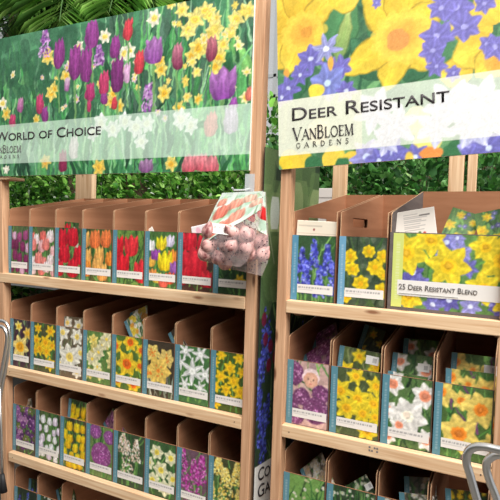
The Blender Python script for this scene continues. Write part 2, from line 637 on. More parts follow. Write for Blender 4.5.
def d_dark_yellow(cv):
    cv.a[:] = (36, 66, 38)
    cv.blades(DGRN + GRN, 50)
    for x, y, r in [(.3, .1, .2), (.72, .2, .2), (.75, .74, .18), (.4, .5, .15)]:
        cv.daff(x * cv.w, y * cv.h, r * cv.w, (246, 206, 50), (236, 180, 30))


def d_double(cv):
    cv.a[:] = (62, 52, 40)
    cv.blades([(150, 160, 140), (96, 124, 84), (176, 180, 160)], 40, .5, 1)
    for x, y, r, c in [(.3, .22, .26, (246, 214, 110)), (.74, .28, .28, (240, 206, 110)), (.5, .52, .42, (246, 204, 92)), (.22, .6, .16, (240, 200, 90))]:
        for lay, sc in ((0, 1), (.5, .72), (1, .45)):
            cv.daff(x * cv.w, y * cv.h, r * cv.w * sc, c, (232, 128, 40), lay, .3 if sc < .5 else 0, 1, .36)
        for _ in range(7):
            a = cv.r.uniform(0, 6.28)
            cv.ell(x * cv.w + math.cos(a) * r * cv.w * .34, y * cv.h + math.sin(a) * r * cv.w * .34, 1.7, 1.3, (226, 124, 46), ang=a)


def d_dark_daff(cv):
    cv.a[:] = (58, 36, 52)
    cv.blades([(60, 84, 52), (84, 60, 78), (104, 128, 88)], 40)
    cv.line(.42 * cv.w, .3 * cv.h, .5 * cv.w, cv.h, 1, 1, (96, 130, 80))
    cv.daff(.42 * cv.w, .14 * cv.h, .2 * cv.w, (250, 232, 120), (244, 190, 40), .3)
    cv.daff(.86 * cv.w, .26 * cv.h, .24 * cv.w, (246, 204, 90), (242, 178, 40), .1)
    cv.ell(.1 * cv.w, .1 * cv.h, 4, 6, (232, 226, 232))
    cv.daff(.5 * cv.w, .56 * cv.h, .46 * cv.w, (250, 226, 130), (242, 168, 30), .2, .42)


def d_white_daff(cv):
    cv.a[:] = (104, 88, 68)
    cv.blades([(92, 112, 66), (140, 140, 110), (70, 64, 52)], 40)
    for x, y, r in [(.25, .12, .26), (.78, .16, .26), (.1, .42, .22), (.92, .46, .26), (.52, .58, .42), (.14, .74, .22), (.8, .84, .2)]:
        cv.daff(x * cv.w, y * cv.h, r * cv.w, (246, 240, 222), (236, 200, 96), cv.r.uniform(0, 1), .3, 1, .33)


def d_globe(cv):
    cv.a[:] = (104, 128, 70)
    cv.blades(GRN, 30)
    pk = [(172, 92, 168), (206, 136, 200), (146, 70, 146), (190, 110, 184)]
    cv.globe(.34 * cv.w, .12 * cv.h, .22 * cv.w, pk, 70)
    cv.globe(.84 * cv.w, .18 * cv.h, .20 * cv.w, pk, 60)
    cv.line(.55 * cv.w, .6 * cv.h, .6 * cv.w, cv.h, 1, 1, (130, 160, 90))
    cv.globe(.56 * cv.w, .55 * cv.h, .36 * cv.w, [(186, 92, 170), (226, 160, 214), (150, 62, 140)], 170)


def d_baby_allium(cv):
    cv.a[:] = (196, 158, 150)
    cv.blades(GRN, 16, 0, .3)
    cv.blotch([(214, 150, 160), (226, 190, 180), (150, 120, 130)], 14, 3, 7, .6)
    pk = [(150, 78, 134), (196, 124, 178), (116, 52, 104), (220, 160, 204)]
    cv.globe(.12 * cv.w, .2 * cv.h, .28 * cv.w, pk, 130)
    # a small child's face in a pale pink hat among the flowers
    cv.ell(.56 * cv.w, .22 * cv.h, .20 * cv.w, .13 * cv.h, (240, 210, 210))
    cv.ell(.56 * cv.w, .27 * cv.h, .16 * cv.w, .115 * cv.h, (220, 160, 132), (238, 188, 160))
    for sx_ in (-1, 1):
        cv.ell((.56 + sx_ * .06) * cv.w, .26 * cv.h, 1.0, .8, (84, 54, 46))
    cv.ell(.56 * cv.w, .29 * cv.h, .9, .7, (206, 138, 112))
    cv.ell(.56 * cv.w, .325 * cv.h, 1.8, .7, (182, 84, 84))
    cv.globe(.80 * cv.w, .46 * cv.h, .20 * cv.w, pk, 60)
    cv.globe(.36 * cv.w, .54 * cv.h, .20 * cv.w, pk, 60)
    cv.globe(.06 * cv.w, .66 * cv.h, .22 * cv.w, pk, 60)
    cv.globe(.70 * cv.w, .72 * cv.h, .30 * cv.w, pk, 110)
    cv.globe(.24 * cv.w, .84 * cv.h, .2 * cv.w, pk, 60)


def d_alliums(cv):
    cv.a[:] = (150, 112, 120)
    cv.blades(GRN, 14)
    pk = [(158, 84, 140), (206, 136, 188), (122, 54, 108), (226, 170, 210)]
    for x, y, r in [(.25, .08, .2), (.7, .14, .24), (.3, .34, .24), (.84, .46, .2), (.5, .6, .24), (.2, .8, .22), (.8, .86, .24)]:
        cv.globe(x * cv.w, y * cv.h, r * cv.w, pk, 60)


def d_peach_daff(cv):
    cv.a[:] = (84, 112, 62)
    cv.blades(GRN + DGRN, 50)
    for x, y, r, rot in [(.2, .12, .26, .2), (.84, .22, .28, .4), (.14, .5, .22, .1), (.52, .54, .42, .15), (.36, .68, .2, .3), (.9, .82, .24, .1), (.14, .86, .2, .4)]:
        cv.daff(x * cv.w, y * cv.h, r * cv.w, (250, 244, 236), (238, 140, 104) if r < .4 else (250, 226, 204), rot, .4 if r < .4 else .26, 1, .36)
    cv.ell(.5 * cv.w, .52 * cv.h, 4, 4, (246, 226, 204))


def d_yellow_orange(cv):
    cv.a[:] = (74, 104, 50)
    cv.blades(GRN + [(110, 60, 104)], 50)
    for x, y, r, rot in [(.1, .12, .3, .1), (.46, .2, .2, .3), (.78, .28, .34, .2), (.44, .64, .38, .3), (1.0, .72, .24, .1)]:
        cv.daff(x * cv.w, y * cv.h, r * cv.w, (250, 218, 104), (238, 130, 36), rot, .32, 1, .37)


def d_narcissi(cv):
    cv.a[:] = (74, 86, 52)
    cv.blades([(96, 120, 62), (62, 74, 46), (130, 140, 90)], 46)
    for x, y, r, rot in [(.5, .1, .2, .2), (.9, .2, .22, .4), (.2, .34, .27, .1), (.55, .42, .26, .5), (.86, .46, .24, .2), (.34, .58, .27, .3), (.66, .62, .24, .1), (.9, .64, .18, .2), (.76, .86, .24, .2)]:
        cv.daff(x * cv.w, y * cv.h, r * cv.w, (252, 220, 40), (246, 176, 24), rot, .34, 1, .3)


def d_aconite(cv):
    cv.a[:] = (60, 76, 58)
    cv.blotch([(92, 110, 80), (46, 64, 44), (112, 124, 98)], 60, 1.5, 4, .6)
    cv.blades(DGRN, 30)
    for x, y, r in [(.24, .28, .16), (.62, .2, .14), (.92, .26, .15), (.08, .42, .13), (.3, .46, .15), (.76, .42, .18), (.94, .52, .12), (.48, .66, .18), (.92, .74, .18), (.16, .86, .14)]:
        cv.star(x * cv.w, y * cv.h, r * cv.w, (252, 214, 30), (238, 176, 20), 7, 0.2, .48, .3)


def d_deer(cv):
    cv.a[:] = (92, 132, 70)
    cv.blades(GRN, 60)
    bl = [(124, 122, 206), (154, 152, 224), (104, 98, 184)]
    for x, y, r in [(.48, .10, .10), (.60, .22, .11), (.66, .42, .10), (.20, .52, .10), (.12, .66, .10), (.26, .66, .1), (.52, .84, .12), (.70, .9, .1), (.86, .78, .1), (.94, .9, .1), (.38, .92, .1), (.14, .9, .09), (.56, .04, .08), (.44, .24, .07)]:
        cv.star(x * cv.w, y * cv.h, r * cv.w, bl[cv.r.integers(3)], (206, 214, 240), 6, cv.r.uniform(0, 1), .3, .22)
    for x, y, r, rot in [(.12, .26, .22, .2), (.34, .08, .16, .5), (.94, .3, .22, .4), (.80, .14, .14, .1), (.5, .4, .21, .15), (.8, .66, .16, .3), (.16, .84, .15, .5), (.98, .84, .12, .5)]:
        cv.daff(x * cv.w, y * cv.h, r * cv.w, (252, 222, 44), (246, 186, 28), rot, .32, 1, .34)


def d_blue_green(cv):
    cv.a[:] = (34, 46, 36)
    cv.blades(DGRN, 50)
    for x, y in [(.25, .5), (.6, .4), (.85, .62), (.45, .8), (.1, .85)]:
        cv.spike(x * cv.w, y * cv.h, .22 * cv.w, .34 * cv.h, [(72, 82, 180), (104, 112, 206), (56, 60, 150)], 60)


def d_speckle(cols, bgc, n=60, r=1.6):
    def f(cv):
        cv.a[:] = bgc
        cv.blades(DGRN + GRN, 40)
        for _ in range(n):
            c = cols[cv.r.integers(len(cols))]
            cv.star(cv.r.uniform(0, cv.w), cv.r.uniform(0, cv.h), r * cv.r.uniform(.8, 1.6), c, (220, 190, 90), 6, cv.r.uniform(0, 1), .4, .2)
    return f


DES = {
    'purple_tulips': tulip_bed([(122, 34, 84), (150, 62, 112), (206, 160, 190), (104, 28, 72)], (96, 120, 74), 4, 4, .25, .21),
    'pink_tulips': tulip_bed([(236, 120, 110), (240, 168, 170), (228, 96, 86), (244, 206, 206)], (104, 110, 70), 4, 4, .30, .24),
    'red_white_tulips': tulip_bed([(196, 18, 36)], (90, 112, 60), 2, 3, .46, .36, dim=[(232, 226, 214), (52, 70, 42)]),
    'orange_tulips': tulip_bed([(242, 128, 40), (236, 110, 52), (244, 160, 76)], (104, 110, 52), 3, 3, .36, .34),
    'coral_tulips': tulip_bed([(232, 112, 76), (238, 140, 98), (222, 96, 70)], (84, 104, 54), 3, 3, .36, .34),
    'red_tulips': tulip_bed([(214, 22, 36), (224, 40, 48)], (130, 176, 76), 2, 2, .5, .46, opened=.16),
    'mixed_spring': d_mixed, 'big_red': d_big_red, 'dark_yellow': d_dark_yellow,
    'dark_daff': d_dark_daff,
    'yellow_cluster': daff_bed((252, 208, 34), (244, 166, 20), [(.3, .12, .16), (.78, .14, .2), (.24, .36, .2), (.6, .38, .24), (.86, .42, .18), (.36, .52, .22), (.64, .56, .2), (.2, .58, .16), (.78, .8, .22)], (74, 78, 48)),
    'white_daff': d_white_daff,
    'cream_cluster': cluster_bed([(248, 232, 150), (246, 224, 120), (250, 240, 190)], (244, 206, 60), 3, 5, .2, (96, 124, 62), wide=.36),
    'yellow_orange_cup': daff_bed((250, 208, 40), (230, 100, 24), [(.1, .2, .26), (.6, .1, .26), (.94, .22, .2), (.5, .5, .36), (.92, .5, .2), (.2, .82, .22), (.72, .86, .24), (.06, .5, .16)], (84, 110, 44), cup=.38, wide=.36),
    'double': d_double,
    'white_star': daff_bed((244, 244, 240), (232, 232, 222), [(.3, .1, .24), (.72, .12, .26), (.16, .3, .2), (.5, .42, .36), (.86, .44, .24), (.3, .66, .2), (.74, .68, .2)], (64, 108, 60), cup=.2, wide=.17),
    'small_yellow': daff_bed((252, 206, 26), (246, 180, 18), [(.3, .06, .16), (.8, .08, .18), (.12, .2, .16), (.55, .26, .2), (.9, .3, .16), (.3, .42, .2), (.66, .46, .2), (.14, .6, .18), (.46, .62, .18), (.86, .62, .22), (.66, .78, .16), (.16, .88, .18)], (70, 84, 30)),
    'purple_mix': cluster_bed([(112, 52, 126), (150, 90, 160), (90, 44, 104), (186, 130, 180), (120, 132, 60)], (200, 160, 190), 5, 7, .13, (70, 70, 56), wide=.42),
    'white_crocus': tulip_bed([(240, 236, 236), (226, 206, 228), (244, 240, 232)], (96, 118, 64), 4, 5, .22, .17, opened=.02),
    'yellow_crocus': tulip_bed([(250, 196, 20), (244, 180, 16)], (86, 84, 56), 4, 5, .24, .19, opened=.05),
    'globe': d_globe,
    'blush_spike': spike_bed([(232, 206, 184), (244, 228, 206), (214, 172, 150), (250, 240, 226)], [(.3, .4, .34, .38), (.72, .5, .3, .42), (.45, .75, .42, .62)], (54, 74, 48)),
    'white_yellow_star': daff_bed((246, 242, 196), (232, 204, 70), [(.38, .2, .22), (.82, .24, .22), (.12, .42, .2), (.52, .5, .26), (.9, .6, .22), (.26, .72, .24), (.64, .8, .24)], (58, 88, 50), cup=.32, wide=.4),
    'magenta_spike': spike_bed([(182, 44, 150), (206, 92, 180), (150, 28, 122), (220, 140, 200)], [(.2, .7, .4, .7), (.8, .55, .4, .5), (.55, .95, .46, .8)], (104, 74, 88), n=170),
    'yellow_spike': spike_bed([(246, 216, 110), (250, 232, 150), (236, 196, 80)], [(.3, .3, .4, .3), (.85, .4, .36, .4), (.52, .75, .5, .6), (.1, .8, .3, .4), (.9, .95, .36, .5)], (66, 70, 40), n=170),
    'blue_spike': spike_bed([(64, 70, 190), (96, 104, 222), (48, 50, 150), (136, 144, 232)], [(.24, .55, .22, .36), (.5, .5, .22, .44), (.8, .58, .22, .46), (.1, .82, .22, .44), (.34, .86, .24, .48), (.64, .9, .24, .46), (.93, .86, .22, .5)], (52, 84, 52), n=110, dot=1.6),
    'aconite': d_aconite, 'deer': d_deer, 'baby_allium': d_baby_allium, 'narcissi': d_narcissi,
    'peach_daff': d_peach_daff, 'yellow_orange': d_yellow_orange, 'blue_green': d_blue_green,
    'green_field': d_speckle([(214, 214, 170), (240, 240, 226)], (110, 152, 74), 24, 1.8),
    'white_dots': d_speckle([(232, 232, 224), (206, 214, 190)], (44, 62, 40), 60, 1.8),
    'white_pale': d_speckle([(226, 222, 210), (200, 176, 150), (240, 236, 226)], (96, 88, 76), 80, 3.0),
    'yellow_dark': d_speckle([(246, 200, 26), (236, 186, 20)], (64, 60, 30), 70, 2.2),
    'purple_field': d_alliums,
    'yellow_white': d_speckle([(250, 214, 60), (248, 240, 226), (244, 160, 50)], (206, 200, 182), 26, 4),
}

SPINE_TEAL = (90, 136, 150)


def paint_strip(wpx, hpx, big=False, seed=3):
    cv = Canvas(wpx, hpx, (232, 226, 220), seed)
    if not big:
        y = max(1, hpx // 3)
        x = 2
        while x < wpx * .86:
            l = int(cv.r.integers(1, 5))
            cv.rect(x, y, min(x + l, wpx * .9), y + max(1, hpx // 5), (150, 146, 146), .75)
            x += l + 1
        cv.rect(2, y + 3, wpx * .45, y + 4, (196, 192, 188), .8)
    return cv


def printed_card(parent, x0, x1, z0, z1, y, design, seed, spine=0.024, spine_col=SPINE_TEAL, strip=(0.13, 0.26),
                 rim=None, pxm=370, strip_big=False, strip_name='title_strip'):
    """flat printed card: picture, coloured spine down its left edge, white title strip"""
    cw, ch = x1 - x0, z1 - z0
    cv = Canvas(max(24, cw * pxm), max(24, ch * pxm), seed=seed)
    DES[design](cv)
    cv.photo()
    cv.grain(4)
    if rim:
        cv.rect(0, 0, cv.w, 1, rim, .7); cv.rect(cv.w - 2, 0, cv.w, cv.h, rim, .8); cv.rect(0, cv.h - 2, cv.w, cv.h, rim, .6)
    card = print_mesh('printed_card', cv, flat(x0, x1, z0, z1, y), M['print'], parent)
    if spine:
        sv = Canvas(max(5, spine * pxm), ch * pxm, spine_col, seed + 50)
        yy = sv.h * .12
        while yy < sv.h * .88:
            l = int(sv.r.integers(1, 4))
            sv.rect(sv.w * .35, yy, sv.w * .65, yy + l, np.array(spine_col) * .6 + 95, .7)
            yy += l + 1
        print_mesh('spine_strip', sv, flat(x0, x0 + spine, z0, z1, y - 0.0007), M['print'], card)
    if strip:
        tv = paint_strip(int((cw - spine) * pxm), max(6, int((strip[1] - strip[0]) * ch * pxm)), strip_big, seed)
        print_mesh(strip_name, tv, flat(x0 + spine * (1.05 if not strip_big else .55), x1 - .006, z0 + strip[0] * ch, z0 + strip[1] * ch, y - 0.001), M['print'], card)
    return card


# ------------------------------------------------------------------ setting
mb = MB(); mb.box(-12, 6, -6, 7, -0.05, 0)
struct('floor', mb, M['floor'])
mb = MB(); mb.box(-12, 6, 6.0, 6.12, 0, 0.7)
struct('wall_back', mb, M['frame'])
mb = MB(); mb.box(-9, 6, -4.6, -4.45, 0, 3.1)
struct('wall_light_blocker', mb, M['blocker_green'])  # unseen wall added behind the camera to keep low light out of the shelves
k = 0
for i in range(15):
    x0 = -12 + i * 1.2
    k += 1
    fr = MB()
    fr.box(x0, x0 + .05, 6.0, 6.08, .7, 7.5)
    for z in (.7, 2.2, 3.72, 4.05, 5.6, 7.45):
        fr.box(x0, x0 + 1.2, 6.0, 6.06, z, z + .05)
    o = struct('window_%d' % k, fr, M['frame'])
    g = MB(); g.box(x0 + .05, x0 + 1.2, 6.03, 6.036, .75, 7.45)
    g.build('pane', M['glass'], o)

# ------------------------------------------------------------------ racks
ROW_Z = [1.338, 0.877, 0.451, 0.035]      # top of the shelf rails, left rack
RAIL_H = 0.046
CARD_Y = 0.032


def rack(name, label, lpost, rpost, depth, rails_z, height, upright_back, rail_ext, board=M['wood_dark']):
    """lpost / rpost: (x0, x1) at the floor and at the top"""
    cx = (lpost[0][0] + rpost[0][1]) / 2
    r = empty(name, (cx, depth / 2, 0))
    tag(r, label, 'rack')

    def pt(m_, nm, mm, bevel=0.003):
        o = m_.build(nm, mm, r, bevel=bevel)
        o.location = (-cx, -depth / 2, 0)
        return o
    for (b, t), hp in zip((lpost, rpost), height):
        m_ = MB()
        m_.beam((b[0], b[1], 0.0, 0.045, 0), (t[0], t[1], 0.0, 0.045, hp))
        pt(m_, 'post', M['wood_post'])
    for (b, t) in upright_back:
        m_ = MB()
        m_.box(b, t, depth + .004, depth + .042, 0, 1.96)
        pt(m_, 'back_post', M['wood_z'])
    for i, z in enumerate(rails_z):
        m_ = MB()
        a, c = rail_ext[i]
        m_.box(a, c, -0.0025 if i == 0 else 0.0, 0.030, z - RAIL_H, z)
        pt(m_, 'shelf_rail', M['wood_x'])
        m_ = MB()
        m_.box(a + .01, c - .005, 0.031, depth - .002, z - .020, z - .004)
        pt(m_, 'shelf_board', board)
        for xs in (a + .012, c - .04):
            m_ = MB()
            m_.box(xs, xs + .026, 0.047, depth - .004, z - .06, z - .021)
            pt(m_, 'cleat', M['wood_dark'])
        m_ = MB()
        m_.box(a + .01, c - .005, depth - .001, depth + .003, z - RAIL_H, z + .03)
        pt(m_, 'back_rail', M['wood_x'])
        for xs in (a + .03, c - .03):
            m_ = MB()
            m_.tube([(xs, 0.002, z - .022), (xs, -0.0008, z - .022)], .0024, 10)
            pt(m_, 'screw', M['screw'], 0)
    return r, pt


LR, lpt = rack('display_rack', 'light pine display rack with four shelves of narrow bulb boxes under the purple tulip banner',
               ((-2.230, -2.180), (-2.340, -2.290)), ((-0.892, -0.856), (-0.892, -0.846)), 0.56, ROW_Z, (2.40, 2.62),
               [(-2.345, -2.215)], [(-2.33, -0.8925), (-2.215, -0.8925), (-2.188, -0.8925), (-2.188, -0.8925)])
RROW = [1.343, 0.885, 0.452, 0.035]
RR, rpt = rack('display_rack', 'light pine display rack holding wider bulb boxes under the yellow daffodil banner',
               ((-0.764, -0.727), (-0.764, -0.722)), ((-0.027, 0.018), (-0.030, 0.016)), 0.70, RROW, (2.60, 2.60),
               [(-0.80, -0.735), (-0.272, -0.21), (-0.195, -0.158)], [(-0.7255, -0.001), (-0.7265, -0.0275), (-0.7265, -0.0275), (-0.7265, -0.0275)])
for sx0, sz in ((-.383, RROW[0] - .026), (-.405, RROW[1] - .026)):
    m_ = MB()
    for i_ in range(4):
        for j_ in range(2):
            if (i_ + j_) % 3 != 2:
                m_.box(sx0 + i_ * .0085, sx0 + i_ * .0085 + .006, -.0004, .001, sz + j_ * .011, sz + j_ * .011 + .006)
    rpt(m_, 'stamp_mark', M['ink_soft'], 0)
# clear plastic hook that the bulb bags hang from
m_ = MB()
m_.box(-0.905, -0.868, -0.008, -0.001, 1.735, 1.80)
m_.tube([(-0.885, -0.006, 1.745), (-0.885, -0.06, 1.736), (-0.885, -0.13, 1.730), (-0.885, -0.14, 1.738)], .0035, 8)
o = lpt(m_, 'hook', M['clear_plastic'], 0)
o['label'] = 'clear plastic hook'
m_ = MB(); m_.box(-2.33, -2.205, -0.006, 0.09, 1.797, 1.811)
lpt(m_, 'batten', M['wood_y'])

# ------------------------------------------------------------------ display boxes
T = 0.003


def display_box(x0, wd, z0, design, label, seed, ch=0.238, hf=0.322, hb=0.41, depth=0.505, hole=False, left='board',
                cat='box', group=None, spine_col=SPINE_TEAL, strip=(0.13, 0.26), rim=(60, 56, 54), big=False, strip_name='title_strip'):
    r = empty('display_box', (x0 + wd / 2, CARD_Y, z0))
    tag(r, label, cat, group)
    h = wd / 2
    y0 = 0.0012
    b = MB()
    b.box(-h, h, y0, depth, 0.0002, T)                                       # bottom
    b.box(-h, h, y0, y0 + T, T, ch)                                 # front panel behind the printed card
    b.box(-h, h, depth - T, depth, T, hb)                           # back panel
    prof = [(y0 + T, T), (depth - T, T), (depth - T, hb), (y0 + T + .012, hf + .004), (y0 + T, hf - .004)]
    sides = MB()
    for sx_ in (-1, 1):
        xa, xb = (-h, -h + T) if sx_ < 0 else (h - T, h)
        tgt = sides if (sx_ < 0 and left != 'board') else b
        if not hole:
            tgt.prism_x(prof, xa, xb, 0, 1)
        else:
            def top(y): return hf + (hb - hf) * (y - y0 - T) / (depth - 2 * T - y0)
            ya, yb = depth * .24, depth * .58
            za, zb = ch + .034, ch + .068
            for pr in ([(y0 + T, T), (ya, T), (ya, top(ya)), (y0 + T, hf)], [(yb, T), (depth - T, T), (depth - T, hb), (yb, top(yb))],
                       [(ya, T), (yb, T), (yb, za), (ya, za)], [(ya, zb), (yb, zb), (yb, top(yb)), (ya, top(ya))]):
                tgt.prism_x(pr, xa, xb, 0, 1)
    b.build('cardboard_tray', [M['board'], M['board_edge']], r)
    if sides.v:
        so = sides.build('side_panel', [M['board_grey'], M['board_edge']], r)
        so['label'] = 'dark grey side panel with a pale cut edge'
    if big:
        fb = MB(); fb.box(-h, h, -.0006, .0011, 0, ch)
        fb.build('card_border', M['board_grey'], r)
    printed_card(r, -h + (.012 if big else 0), h - (.004 if big else 0), .014 if big else 0.0, ch - (.003 if big else 0), -.0008 if big else 0.0, design, seed, spine_col=spine_col, strip=strip, rim=rim, strip_big=big, strip_name=strip_name,
                 spine=0.024 if not big else 0.034)
    return r


X2 = [-2.225, -2.079, -1.907, -1.736, -1.564, -1.392, -1.227, -1.054]
X3 = [-2.197, -2.035, -1.870, -1.706, -1.543, -1.369, -1.204, -1.050]
X1 = [-2.2470, -2.099, -1.924, -1.7535, -1.571, -1.395, -1.226, -1.0545]
X4 = [-2.180, -2.017, -1.852, -1.688, -1.524, -1.358, -1.196, -1.050]
END = -0.8950
G = 'narrow bulb boxes on the left rack'
R1 = [('purple_tulips', 'brown box with dark purple tulip card at the left end of the top shelf'),
      ('pink_tulips', 'brown box with pink and white tulip card, second from the left on the top shelf'),
      ('red_white_tulips', 'brown box with red tulip card flecked with white, left of the orange tulip box'),
      ('orange_tulips', 'brown box with orange tulip card, the only orange flowers on the top shelf'),
      ('red_tulips', 'brown box with red tulips on a bright light green background'),
      ('mixed_spring', 'brown box with mixed yellow, purple, white and orange flowers card'),
      ('big_red', 'brown box with large deep red tulips card partly behind the hanging bulb bags'),
      ('dark_yellow', 'brown box with dark green and yellow flower card mostly hidden behind the hanging bags')]
R2 = [('dark_daff', 'box with pale yellow daffodils on dark purple ground, left end of second shelf'),
      ('yellow_cluster', 'box with clustered golden yellow daffodils, second from the left on the second shelf'),
      ('white_daff', 'box with white daffodils card and a white packet sticking up inside'),
      ('cream_cluster', 'box with pale cream yellow flower clusters on green'),
      ('yellow_orange_cup', 'box with yellow daffodils with orange cups, white packets leaning out of it'),
      ('double', 'box with ruffled double cream and orange daffodils on dark ground'),
      ('white_star', 'box with thin petalled white star flowers on green'),
      ('small_yellow', 'box with many small bright yellow daffodils, right end of the second shelf')]
R3 = [('purple_mix', 'box with small purple blossoms card, left end of the third shelf'),
      ('white_crocus', 'box with white and lilac crocus card'),
      ('yellow_crocus', 'box with yellow crocus card and a matching yellow packet standing inside'),
      ('globe', 'box with a round mauve flower globe card'),
      ('blush_spike', 'box with blush white flower spikes on dark green'),
      ('white_yellow_star', 'box with white star flowers with yellow centres on the third shelf'),
      ('magenta_spike', 'box with magenta hyacinth spikes card'),
      ('yellow_spike', 'box with pale yellow hyacinth card at the right end of the third shelf')]
R4 = [('blue_green', 'box with blue flower spikes card, left end of the lowest shelf in view'),
      ('white_dots', 'box with white dotted green card, second from the left on the lowest shelf')]
seed = 10
for row, xs, z, dz in ((R1, X1, ROW_Z[0], .238), (R2, X2, ROW_Z[1], .238), (R3, X3, ROW_Z[2], .238), (R4, X4, ROW_Z[3], .238)):
    for i, (d, lab) in enumerate(row):
        nx = xs[i + 1] if i + 1 < len(xs) else END
        seed += 1
        display_box(xs[i], nx - xs[i] - .004, z - .0035, d, lab, seed, hb=0.405 if z > 1 else 0.375, group=G)

XR = [-0.7225, -0.545, -0.371, -0.0295]
display_box(XR[0], .166, RROW[0] - .0035, 'blue_spike', 'wide brown box with blue grape hyacinth card beside the left post of the right rack', 71,
            ch=.240, hf=.325, hb=.43, depth=.64, hole=True, group='boxes on the right rack', spine_col=(84, 140, 170))
display_box(XR[1], .166, RROW[0] - .0035, 'aconite', 'wide brown box with yellow buttercup like flowers on dark foliage', 72,
            ch=.242, hf=.325, hb=.43, depth=.64, hole=True, group='boxes on the right rack', spine_col=(112, 160, 190))
big = display_box(XR[2], .365, RROW[0] - .0035, 'deer', 'largest box, its wide card showing yellow daffodils and blue flowers with a title', 73,
                  ch=.262, hf=.325, hb=.445, depth=.64, left='grey', group='boxes on the right rack', spine_col=(206, 214, 120),
                  strip=(0.165, 0.37), rim=None, big=True)
XR2 = [-0.724, -0.556, -0.375, -0.206]
for i, (d, lab) in enumerate([('baby_allium', 'box with purple allium globes around a small child on its card'),
                              ('narcissi', 'box with bright yellow narcissi card on the second shelf of the right rack'),
                              ('peach_daff', 'box with white daffodils with peach cups'),
                              ('yellow_orange', 'box with large yellow daffodils with orange cups beside the right post')]):
    nx = XR2[i + 1] if i < 3 else -0.026
    display_box(XR2[i], nx - XR2[i] - .006, RROW[1] - .0035, d, lab, 80 + i, ch=.240, hf=.325, hb=.395, depth=.62,
                group='boxes on the right rack')
for i, (d, lab) in enumerate([('green_field', 'box with grassy green card, left end of the lowest shelf of the right rack'),
                              ('white_dots', 'box with dark green card dotted white, second on the lowest right shelf'),
                              ('white_pale', 'box of pale packets, third on the lowest right shelf behind the chrome handle'),
                              ('yellow_dark', 'box with dark yellow speckled card at the bottom right by the post')]):
    nx = XR2[i + 1] if i < 3 else -0.026
    display_box(XR2[i], nx - XR2[i] - .006, RROW[2] - .0035, d, lab, 90 + i, ch=.250, hf=.325, hb=.37, depth=.62,
                group='boxes on the right rack')


# ------------------------------------------------------------------ lettering
def text_mesh(name, body, parent, x0, x1, zb, cap, y, m_, small_caps=False, sc=.78, th=0.0006, bold=0.0):
    """body set between x0 and x1 on the baseline zb, capitals cap high"""
    cu = bpy.data.curves.new(name, 'FONT')
    cu.body = body
    cu.size = 1.0
    cu.small_caps_scale = sc
    cu.offset = bold
    if small_caps:
        for f in cu.body_format: f.use_small_caps = True
    tmp = bpy.data.objects.new('tmp', cu)
    COL.objects.link(tmp)
    bpy.context.view_layer.update()
    dg = bpy.context.evaluated_depsgraph_get()
    me = bpy.data.meshes.new_from_object(tmp.evaluated_get(dg))
    bpy.data.objects.remove(tmp)
    n = len(me.vertices)
    co = np.zeros(n * 3); me.vertices.foreach_get('co', co); co = co.reshape(-1, 3)
    a, b_ = co[:, 0].min(), co[:, 0].max()
    H = co[:, 1].max()
    out = np.zeros_like(co)
    out[:, 0] = x0 + (co[:, 0] - a) / (b_ - a) * (x1 - x0)
    out[:, 1] = y
    out[:, 2] = zb + co[:, 1] / H * cap
    me.vertices.foreach_set('co', out.ravel())
    me.materials.clear(); me.materials.append(m_)
    me.update()
    me.name = name
    o = bpy.data.objects.new(name, me)
    COL.objects.link(o)
    o.parent = parent
    s = o.modifiers.new('ink', 'SOLIDIFY'); s.thickness = th; s.offset = 0
    return o


